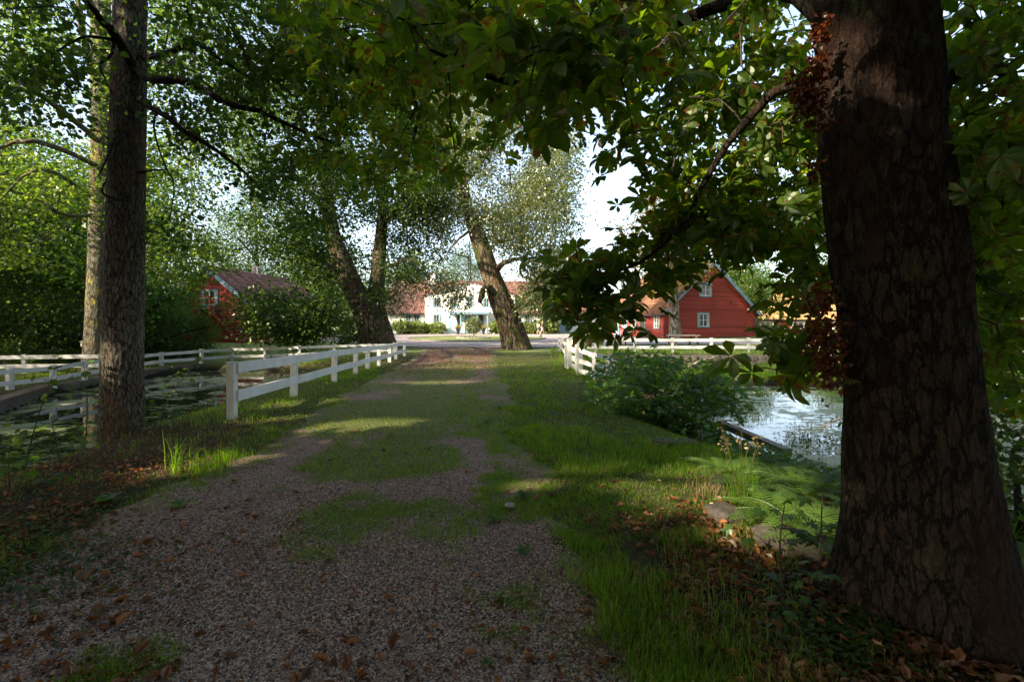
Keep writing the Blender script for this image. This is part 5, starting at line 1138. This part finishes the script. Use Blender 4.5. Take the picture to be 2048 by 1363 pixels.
# --- maple thicket at the right pond edge
bx = np.array([3.0, 9.6, -.35]); BU = thing('maple_thicket', 'dense dark green maple thicket spreading over the right pond bank', 'shrub', bx)
mb = MB(); sk = []
for q in range(16):
    e = W(rng.uniform(1210, 1480), rng.uniform(720, 800), rng.uniform(8.6, 11.8)); s = bez(bx + rng.normal(0, .25, 3) * [1, 1, 0] - [0, 0, .1], e, .16, .05, 9); mb.tube(s, np.linspace(.018, .005, 9), 5, 1); sk += list(s)
att = np.concatenate([ell(1335, 775, 150, 62, 8.4, 11.5, 230, False), ell(1270, 745, 80, 45, 9, 12, 90, False), ell(1430, 790, 90, 38, 8.2, 10.5, 75, False), ell(1310, 835, 100, 40, 8.2, 9.6, 80, False), ell(1400, 850, 60, 35, 8, 9, 40, False)])
grow(mb, sk, att, 1, .05, .6)
nA = len(att); leaves(mb, att, 9, .11, .07, .125, MAPLE, .9, .25)
for i_ in range(len(mb.v)): mb.v[i_] = mb.v[i_] - bx
mb.build('foliage', [M['lf_maple'], M['twig']], BU)
# --- saplings in the foreground
def sapling(label, px, pyb, d0, h, n, size, tpl=MAPLE, leaf='lf_maple', bend=(0, 0), group='saplings at the water edges'):
    q = onground(px, pyb); O = np.array(q); r = thing('sapling', label, 'sapling', O, 0, group)
    top = np.array([bend[0], bend[1], h]); s = bez((0, 0, -.05), top, .02, .06, 10); mb = MB(); mb.tube(s, np.linspace(.009, .003, 10), 5); mb.build('stem', M['twig'], r)
    mb = MB()
    for k in range(n):
        p = s[1 + int(k * 8.9 / n)]; a = rng.uniform(0, 6.28); e = p + np.array([math.cos(a), math.sin(a), .35]) * rng.uniform(.10, .22) * (1.2 - .5 * k / n); c = bez(p, e, .15, .05, 4); mb.tube(c, [.0025, .002, .002, .0015], 3, 1)
        leaves(mb, [e], 2, .05, .02, size, tpl, 1.0, .3)
    mb.build('foliage', [M[leaf], M['twig']], r); return r
sapling('thin sapling with dark stem at the far left edge of the near pond bank', 48, 945, 5, 1.15, 20, .085, OVAL, 'lf_lin', (.25, .1))
sapling('slender sapling with bright leaves left of the furrowed trunk', 168, 895, 5, 1.25, 18, .10, OVAL, 'lf_maple', (-.02, 0))
sapling('leafy sapling at the left foot of the furrowed trunk', 205, 880, 5, .75, 22, .09, OVAL, 'lf_lin', (.1, .1))
sapling('leaning sapling right of the furrowed trunk over the water', 300, 862, 5, 1.0, 22, .10, OVAL, 'lf_lin', (.45, .3))
sapling('low sapling at the lower left corner by the water', 22, 985, 5, .55, 18, .11, OVAL, 'lf_lin', (-.1, .1))
sapling('second thin sapling between pond and lower left corner', 120, 925, 5, .5, 18, .08, OVAL, 'lf_lin', (-.2, .1))
sapling('young maple sapling beside the left root of the chestnut', 1572, 1195, 3, .52, 14, .10, MAPLE, 'lf_maple', (.02, .05))
sapling('pale-lit maple sapling among the ferns left of the chestnut trunk', 1640, 1130, 3, .48, 12, .10, MAPLE, 'lf_maple', (.05, .05))
sapling('tall stalk beside the maple thicket near the plank', 1400, 890, 8, .75, 10, .11, MAPLE, 'lf_maple', (.05, 0))
# --- ferns
def fern_mesh(seed, nf=9, L=.55):
    r_ = np.random.default_rng(seed); mb = MB()
    for f in range(nf):
        a = f * 6.283 / nf + r_.normal(0, .25); l = L * r_.uniform(.75, 1.1); t = np.linspace(0, 1, 22); rise = r_.uniform(.45, .7)
        sp = np.stack([np.cos(a) * l * t ** 1.1, np.sin(a) * l * t ** 1.1, l * (rise * 1.5 * t - rise * 1.1 * t ** 2.2)], -1); mb.tube(sp, np.linspace(.004, .001, 22), 3, 0, False)
        T = nrm(np.gradient(sp, axis=0)); Sd = nrm(np.cross(T, [0, 0, 1.])); 
        for sg in (-1, 1):
            for k in range(3, 21):
                pl = l * .24 * math.sin(math.pi * min(1, (t[k] * .9 + .12))) ** .8; d_ = nrm(Sd[k] * sg + T[k] * .45); p = sp[k]; q = p + d_ * pl - [0, 0, pl * .15]; wv = T[k] * .0085
                m1 = p + (q - p) * .45
                mb.add([p - wv * .7, p + wv * .7, m1 + wv, q, m1 - wv], np.array([(0, 4, 2, 1)])); mb.add([m1 + wv, q, m1 - wv], np.array([(2, 1, 0)]))
    return mb
FP = []
for k, (px, py, sc_, lab) in enumerate(((1495, 985, 1.0, 'fern beside the tall seeding grass left of the chestnut'), (1545, 1040, 1.05, 'sunlit fern above the stone slab'), (1600, 1060, 1.15, 'sunlit fern nearest the left side of the chestnut trunk'), (1560, 960, 1.1, 'fern at the water edge behind the sunlit ones'), (1640, 985, 1.1, 'fern against the left side of the trunk near the water'), (1450, 950, .9, 'small fern at the upper left of the fern patch'),
          (2030, 1150, 1.2, 'bright fern right of the chestnut trunk'), (2065, 1090, 1.1, 'fern at the right edge above the bright one'), (1655, 1100, 1.0, 'fern in shade behind the young maple sapling'), (1610, 1000, 1.1, 'tall fern in the middle of the fern patch'))):
    q = onground(px, py)
    if k < 3:
        r = thing('fern', lab, 'fern', q, 0, 'ferns on the right bank'); fern_mesh(40 + k, 9 + k, .48).build('fronds', M['fern'], r); FP.append(r)
    else: dup(FP[k % 3], q, rng.uniform(0, 6), lab, sc_)
# --- tall grass tufts
def blades(mb, P, h, wd, lean=.45, curl=.5, mi=0):
    n = len(P); h = h * rng.uniform(.55, 1.25, n); a = rng.uniform(0, 6.283, n); d = np.stack([np.cos(a), np.sin(a), 0 * a], -1); sd = np.stack([-np.sin(a), np.cos(a), 0 * a], -1); b = rng.uniform(0, 6.283, n)
    sd = np.stack([np.cos(b), np.sin(b), 0 * b], -1); ln = (lean * np.abs(rng.normal(0, 1, n)))[:, None]; up = np.array([0, 0, 1.]); hh = h[:, None]; w_ = np.broadcast_to(wd, (n,))[:, None] * .5
    p1 = P + hh * .5 * nrm(up + d * ln * .6); p2 = p1 + hh * .5 * nrm(up * (1 - curl * ln) + d * ln * 1.8)
    V = np.stack([P - sd * w_, P + sd * w_, p1 + sd * w_ * .8, p1 - sd * w_ * .8, p2], 1).reshape(-1, 3); o = np.arange(n)[:, None] * 5
    mb.f.setdefault(4, []).append((o + np.array([[0, 1, 2, 3]]) + mb.n, mi)); mb.f.setdefault(3, []).append((o + np.array([[3, 2, 4]]) + mb.n, mi)); mb.v.append(V); mb.n += 5 * n
def tuft(label, px, py, n, h, r_, wd=.006, mat='grass'):
    q = onground(px, py); r = thing('grass_tuft', label, 'grass tuft', q, 0, 'tall grass tufts'); a = rng.normal(0, 1, (n, 3)) * [r_, r_, 0]; mb = MB(); blades(mb, a, h, wd, .5, .6); mb.build('foliage', M[mat], r); return r
tuft('arching grass tuft catching light on the left leafy bank, left one', 352, 945, 40, .42, .04); tuft('wide bright grass tuft beside the gravel on the left bank', 415, 945, 170, .26, .13); tuft('bright grass tuft between the arching one and the fence', 460, 920, 90, .2, .1)
tf = tuft('tall seeding grass with tan heads among the ferns', 1480, 1010, 60, .50, .06)
mb = MB()
for k in range(9):
    a = rng.uniform(0, 6.28); e = np.array([math.cos(a) * .16, math.sin(a) * .12, .62 + rng.normal(0, .06)]); s = bez((0, 0, 0), e, .2, .03, 6); mb.tube(s, .0016, 3); leaves(mb, s[4:], 5, .012, .02, .03, DIA, .1, .2)
mb.build('seed_heads', M['drygrass'], tf)
tuft('broad-leaved grass tuft at the right edge beside the chestnut trunk', 2015, 1110, 40, .38, .05, .014); tuft('pale dry grass clump on the bank left of the boulder', 1418, 985, 110, .22, .12, .004, 'drygrass')
# weeds on the gravel
def weed(label, px, py, n, s):
    q = onground(px, py); r = thing('broadleaf_weed', label, 'weed', (q[0], q[1], q[2] + .02), 0, 'broad-leaved weeds on the gravel'); mb = MB()
    a = np.arange(n) * 2.4; D = np.stack([np.cos(a), np.sin(a), .5 + 0 * a], -1); N = np.stack([-np.cos(a) * .6, -np.sin(a) * .6, 1 + 0 * a], -1); mb.inst(OVAL[0] * [.6, 1, 1], OVAL[1], frames(N, D), np.zeros((n, 3)) + [0, 0, .01], rng.uniform(.7, 1.2, n) * s); mb.build('leaves', M['lf_maple'], r)
for k, (px, py, s, lab) in enumerate(((1045, 1118, .085, 'broad-leaved weed on bare gravel near the right lane edge'), (1046, 1000, .10, 'broad-leaved weed at the right lane edge below the bright grass'), (986, 1050, .07, 'small weed on the mossy middle of the lane'), (1010, 868, .12, 'leafy weed clump at the right lane edge'), (975, 850, .12, 'leafy weed left of the clump at the right lane edge'), (1000, 820, .12, 'weed further along the right lane edge'),
              (210, 1010, .12, 'broad leaf plant on the dark left bank'), (360, 1020, .10, 'leaf plant at the left gravel edge'), (560, 872, .10, 'weed at the left gravel edge near the first post'), (975, 1340, .05, 'tiny weed at the bottom of the lane'))):
    weed(lab, px, py, 7 + k % 3, s)
# creeping round-leaved ground cover right of the lane
mb = MB(); n = 520; px = np.concatenate([rng.normal(1690, 70, n), rng.normal(1560, 60, 160)]); py = np.concatenate([rng.normal(1275, 38, n), rng.normal(1180, 30, 160)]); d_ = 1.62 * F / (py - HZ); x = (px - CX) * d_ / F
P = np.stack([x, d_, ground_z(x, d_) + rng.uniform(.02, .07, len(x))], -1); leaves(mb, P, 1, .01, .005, .038, OVAL, 1.5, 0)
tag(mb.build('ground_cover', M['lf_lin']), 'small round-leaved creeping plants by the chestnut roots', 'ground cover', kind='stuff')
mb = MB(); n = 1600; px = rng.normal(60, 130, n); py = rng.normal(1090, 70, n); d_ = 1.6 * F / np.maximum(py - HZ, 250); x = (px - CX) * d_ / F
P = np.stack([x, d_, ground_z(x, d_) + rng.uniform(.02, .06, n)], -1); leaves(mb, P, 1, .01, .005, .035, OVAL, 1.3, 0)
tag(mb.build('ground_cover', M['lf_lin']), 'low dark leafy plants on the left bank at the picture edge', 'ground cover', kind='stuff')
# rank undergrowth on the slope down to the right pond
mb = MB(); n = 5200; y_ = rng.uniform(2.6, 13, n); x_ = rng.uniform(2.5, 5.3, n); P = np.stack([x_, y_, ground_z(x_, y_)], -1); sdp = seg_sd(x_, y_, POND_R)
k = (sdp > -.1) & (sdp < 1.5) & (fbm(P * [1.4, 1.4, 0] + 5, 3) > .42) & (np.hypot(x_ - 2.24, y_ - 2.72) > .7) & (P[:, 2] < -.03); P = P[k] + rng.uniform(0, 1, (k.sum(), 1)) * [0, 0, .26]
leaves(mb, P, 5, .06, .04, .055, OVAL, .9, .1); blades(mb, P[::3], .22, .006, .6, .6, 0)
tag(mb.build('undergrowth', M['lf_maple']), 'rank green undergrowth on the slope down to the right pond', 'undergrowth', kind='stuff')
mb = MB(); n = 2600; y_ = rng.uniform(4, 15, n); x_ = rng.uniform(-8.6, -5.2, n); P = np.stack([x_, y_, ground_z(x_, y_)], -1); sdp = seg_sd(x_, y_, POND_L)
k = (sdp > -.05) & (sdp < 1.1) & (fbm(P * [1.2, 1.2, 0] + 15, 3) > .5); P = P[k] + rng.uniform(0, 1, (k.sum(), 1)) * [0, 0, .22]
leaves(mb, P, 5, .07, .04, .06, OVAL, .9, .1); blades(mb, P[::3], .25, .007, .6, .6, 0)
tag(mb.build('undergrowth', M['lf_lin']), 'weedy green undergrowth along the near shore of the left pond', 'undergrowth', kind='stuff')
# stones, logs, plank, stick
M['rock'] = (lambda t: t.done(t.bsdf(t.mix(t.step(t.noise(6, 5, .7), .52, .64), t.ramp(t.noise(14, 6, .75), [(.3, (.035, .028, .022)), (.6, (.09, .075, .06)), (.8, (.15, .13, .105))]), (.05, .06, .02)), .9, t.bump(t.noise(22, 7, .75), .03))))(NT('lichened_rock'))
def stone(name, label, px, py, sx, sy, sz, rz=0, tpl=0, group='stones on the right bank'):
    q = onground(px, py); v, f = stone_tpl(tpl + 20, 5); mb = MB(); v = v * (1 + .22 * (fbm(v * 4 + tpl, 4) - .5))[:, None]; mb.add(v * [sx, sy, sz], f); o = mb.build(name, M['rock'], None, True); o.location = (q[0], q[1], q[2] + sz * .25); o.rotation_euler = (0.1, .05, rz); return tag(o, label, 'stone', group)
stone('boulder', 'boulder with a lit top half sunk in leaves on the right bank', 1448, 1034, .14, .12, .07, .4, 1); stone('boulder', 'flat stone slab in front of the ferns', 1590, 1090, .26, .18, .06, -.4, 2); stone('boulder', 'pale stone between boulder and ferns', 1460, 975, .20, .08, .06, -.5, 3)
stone('boulder', 'small flat stone under the maple thicket, left one', 1335, 892, .18, .12, .07, 0, 4); stone('boulder', 'small flat stone under the maple thicket, right one', 1372, 890, .16, .10, .06, .2, 5)
mb = MB(); s = spline([W(1775, 1312, 2.05), W(1830, 1330, 2.0), W(1900, 1375, 1.9), W(1950, 1420, 1.8)], 14); s[:, 2] = ground_z(s[:, 0], s[:, 1]) + .03; mb.tube(s, np.linspace(.018, .026, 14), 10)
tag(mb.build('fallen_branch', M['bark_pale'], None, True), 'pale broken branch lying at the foot of the chestnut trunk', 'branch')
mb = MB(); a = W(1440, 843, 10.4); b_ = W(1575, 915, 8.0); a[2] = -.58; b_[2] = -.56; mb.beam(a, b_, .16, .12); tag(mb.build('plank', M['greywood']), 'weathered grey plank edging the right pond behind the thicket', 'plank')
mb = MB(); s = spline([W(1345, 748, 21), W(1372, 738, 20.6), W(1400, 722, 20.8), W(1440, 712, 21.5)], 14); mb.tube(s, np.linspace(.10, .03, 14), 8); tag(mb.build('fallen_log', M['bark_pale'], None, True), 'pale fallen log on the grassy ledge beyond the right pond', 'log')
mb = MB(); s = spline([W(1490, 760, 18.8), W(1500, 741, 19.3), W(1530, 735, 19.6), W(1580, 748, 19.2), W(1600, 760, 19)], 16); mb.tube(s, np.linspace(.05, .02, 16), 6); tag(mb.build('fallen_branch', M['bark_chestnut'], None, True), 'curved dead branch arching over the far edge of the right pond', 'branch')
mb = MB(); s = spline([W(1580, 750, 19.6), W(1640, 746, 19.8), W(1700, 752, 19.5)], 10); s[:, 2] = np.maximum(s[:, 2], -.45); mb.tube(s, .17, 10); tag(mb.build('fallen_log', M['bark_chestnut'], None, True), 'dark rotting log at the far edge of the right pond', 'log')
mb = MB(); q = onground(1020, 1022); O = np.array([q[0], q[1], q[2] + .02]); mb.tube([O, O + [0, 0, .03], O + [0, 0, .032], O + [0, 0, .045], O + [0, 0, .05]], [.012, .012, .05, .042, .01], 16); tag(mb.build('mushroom', M['greywood'], None, True), 'flat pale mushroom at the right edge of the lane', 'mushroom')

# ================================================================ grass, fallen leaves, gravel stones
def screen_pts(n, x0, x1, y0, y1, p=1.0):
    px = rng.uniform(x0, x1, n); py = y0 + (y1 - y0) * rng.uniform(0, 1, n) ** p; d = HC * F / (py - HZ)
    for _ in range(2):
        z = ground_z((px - CX) * d / F, d); d = (HC - z) * F / (py - HZ)
    x = (px - CX) * d / F; return np.stack([x, d, ground_z(x, d)], -1)
def near_pond(P): return np.minimum(seg_sd(P[:, 0], P[:, 1], POND_L), seg_sd(P[:, 0], P[:, 1], POND_R))
P = np.concatenate([screen_pts(190000, -150, 2200, 695, 1420, .85), screen_pts(80000, 900, 1700, 720, 1100), screen_pts(50000, 380, 1100, 740, 1050), screen_pts(40000, -50, 760, 690, 760), screen_pts(20000, 1100, 1700, 690, 760)])
pm = pathmask(P[:, 0], P[:, 1], .2); gr = grassy(P[:, 0], P[:, 1]); lt = littered(P[:, 0], P[:, 1]); tuftn = fbm(P[:, :3] * [2.2, 2.2, 0], 3)
dens = pm * gr * .9 + (1 - pm) * (1 - .80 * lt) * (.35 + .65 * (vn(P * [9, 9, 0]) > .3)) * (1 - .45 * sstep(.6, 1.2, P[:, 0]) * sstep(3.9, 3.0, P[:, 1])) * sstep(.12, .42, tuftn + .18 * (P[:, 1] > 6))
pondd = near_pond(P); keep = (rng.uniform(0, 1, len(P)) < dens) & (pondd > .06) & (P[:, 1] < 36) & ~((P[:, 1] > 30) & (P[:, 0] > -8)) & (P[:, 1] > .9)
keep &= ~((P[:, 0] > 3.9) & (P[:, 1] > 16.5) & (P[:, 2] > -.3) & (P[:, 1] < 24)) 
keep &= np.hypot(P[:, 0] - 2.24, P[:, 1] - 2.72) > .55
P = P[keep]; pm = pm[keep]; d_ = P[:, 1]; P[:, 2] += .022 * pm
h = np.where(pm > .5, .030, .026 + .075 * sstep(.35, .7, fbm(P * [1.3, 1.3, 0] + 55, 3))) * (.8 + .7 * tuftn[keep]) * np.where(d_ > 10, .8, 1) + .0012 * d_
h = np.where((P[:, 0] > 2) & (P[:, 1] > 16), .28, h) 
wd = np.maximum(.0032, .00085 * d_)
mb = MB(); dry = (rng.uniform(0, 1, len(P)) < .10 + .25 * littered(P[:, 0], P[:, 1])).astype(int)
for m in (0, 1): q = dry == m; blades(mb, P[q], h[q], wd[q], .75, .6, m)
tag(mb.build('grass', [M['grass'], M['drygrass']]), 'green grass blades along the lane and pond banks', 'grass', kind='stuff')
# reeds and rough grass on the ledge
P = screen_pts(9000, 1180, 1760, 716, 778); P = P[(P[:, 2] > -.66)]; mb = MB(); blades(mb, P, .26, .02, .5, .5); tag(mb.build('rough_grass', M['grass']), 'rough tall grass on the ledge below the stone wall', 'grass', kind='stuff')
# fallen leaves
P = np.concatenate([screen_pts(52000, -150, 2200, 696, 1420, .9), screen_pts(9000, 760, 1010, 696, 760), screen_pts(16000, 1150, 1900, 1000, 1420), screen_pts(16000, -100, 700, 900, 1420)])
pm = pathmask(P[:, 0], P[:, 1], .2); lt = littered(P[:, 0], P[:, 1])
dens = np.where(pm > .5, .06 + .08 * (P[:, 1] > 5) + .95 * sstep(13, 20, P[:, 1]), .03 + .85 * lt); dens = dens * (.12 + .88 * sstep(.30, .55, fbm(P * [1.6, 1.6, 0] + 31, 3))) 
k = (rng.uniform(0, 1, len(P)) < dens) & (near_pond(P) > .2) & (P[:, 1] < 31) & (P[:, 1] > .9); P = P[k]; n = len(P)
mb = MB(); N = rng.normal(0, .38, (n, 3)) + [0, 0, 1]; D = rng.normal(0, 1, (n, 3)) * [1, 1, .1]
CURL = (OVAL[0] * [.75, 1, 1] + np.array([(0, 0, 0), (0, 0, .18), (0, 0, .22), (0, 0, .15), (0, 0, .2), (0, 0, .1), (0, 0, 0)]), OVAL[1])
sz = np.maximum(rng.uniform(.020, .045, n) * (1 + .9 * (rng.uniform(0, 1, n) < .14 + .12 * (P[:, 0] > .8))), .0018 * P[:, 1] * rng.uniform(.7, 1.4, n))
P[:, 2] += .022 + .012 * pathmask(P[:, 0], P[:, 1]); mb.inst(CURL[0], CURL[1], frames(N, D), P, sz)
tag(mb.build('fallen_leaves', M['litter']), 'brown and orange fallen leaves scattered over lane and banks', 'fallen leaves', kind='stuff')
# loose gravel stones close to the camera
P = screen_pts(95000, -200, 1500, 930, 1440, .8); pm = pathmask(P[:, 0], P[:, 1], .15); gr = grassy(P[:, 0], P[:, 1])
k = (pm * (1 - .75 * gr) > rng.uniform(.1, .9, len(P))) & (P[:, 1] > .9) & (P[:, 1] < 6); P = P[k]; n = len(P); P[:, 2] += .022
v8, f8 = stone_tpl(3, 1); v8 = v8 * [1, .75, .55]
mb = MB(); N = rng.normal(0, .35, (n, 3)) + [0, 0, 1]; D = rng.normal(0, 1, (n, 3)); mb.inst(v8, f8, frames(N, D), P, np.maximum(rng.uniform(.0050, .0092, n), .0015 * P[:, 1]))
t = NT('loose_gravel_stone'); r_ = t.n('NewGeometry').outputs['Random Per Island']
M['pebble'] = t.done(t.bsdf(t.ramp(r_, [(0, (.035, .026, .022)), (.35, (.16, .108, .088)), (.7, (.30, .195, .15)), (.95, (.38, .30, .24))]), .7, t.bump(t.noise(400, 2), .001), spec=.4))
tag(mb.build('gravel_stones', M['pebble']), 'loose grey and pinkish gravel stones on the near lane', 'gravel', kind='stuff')
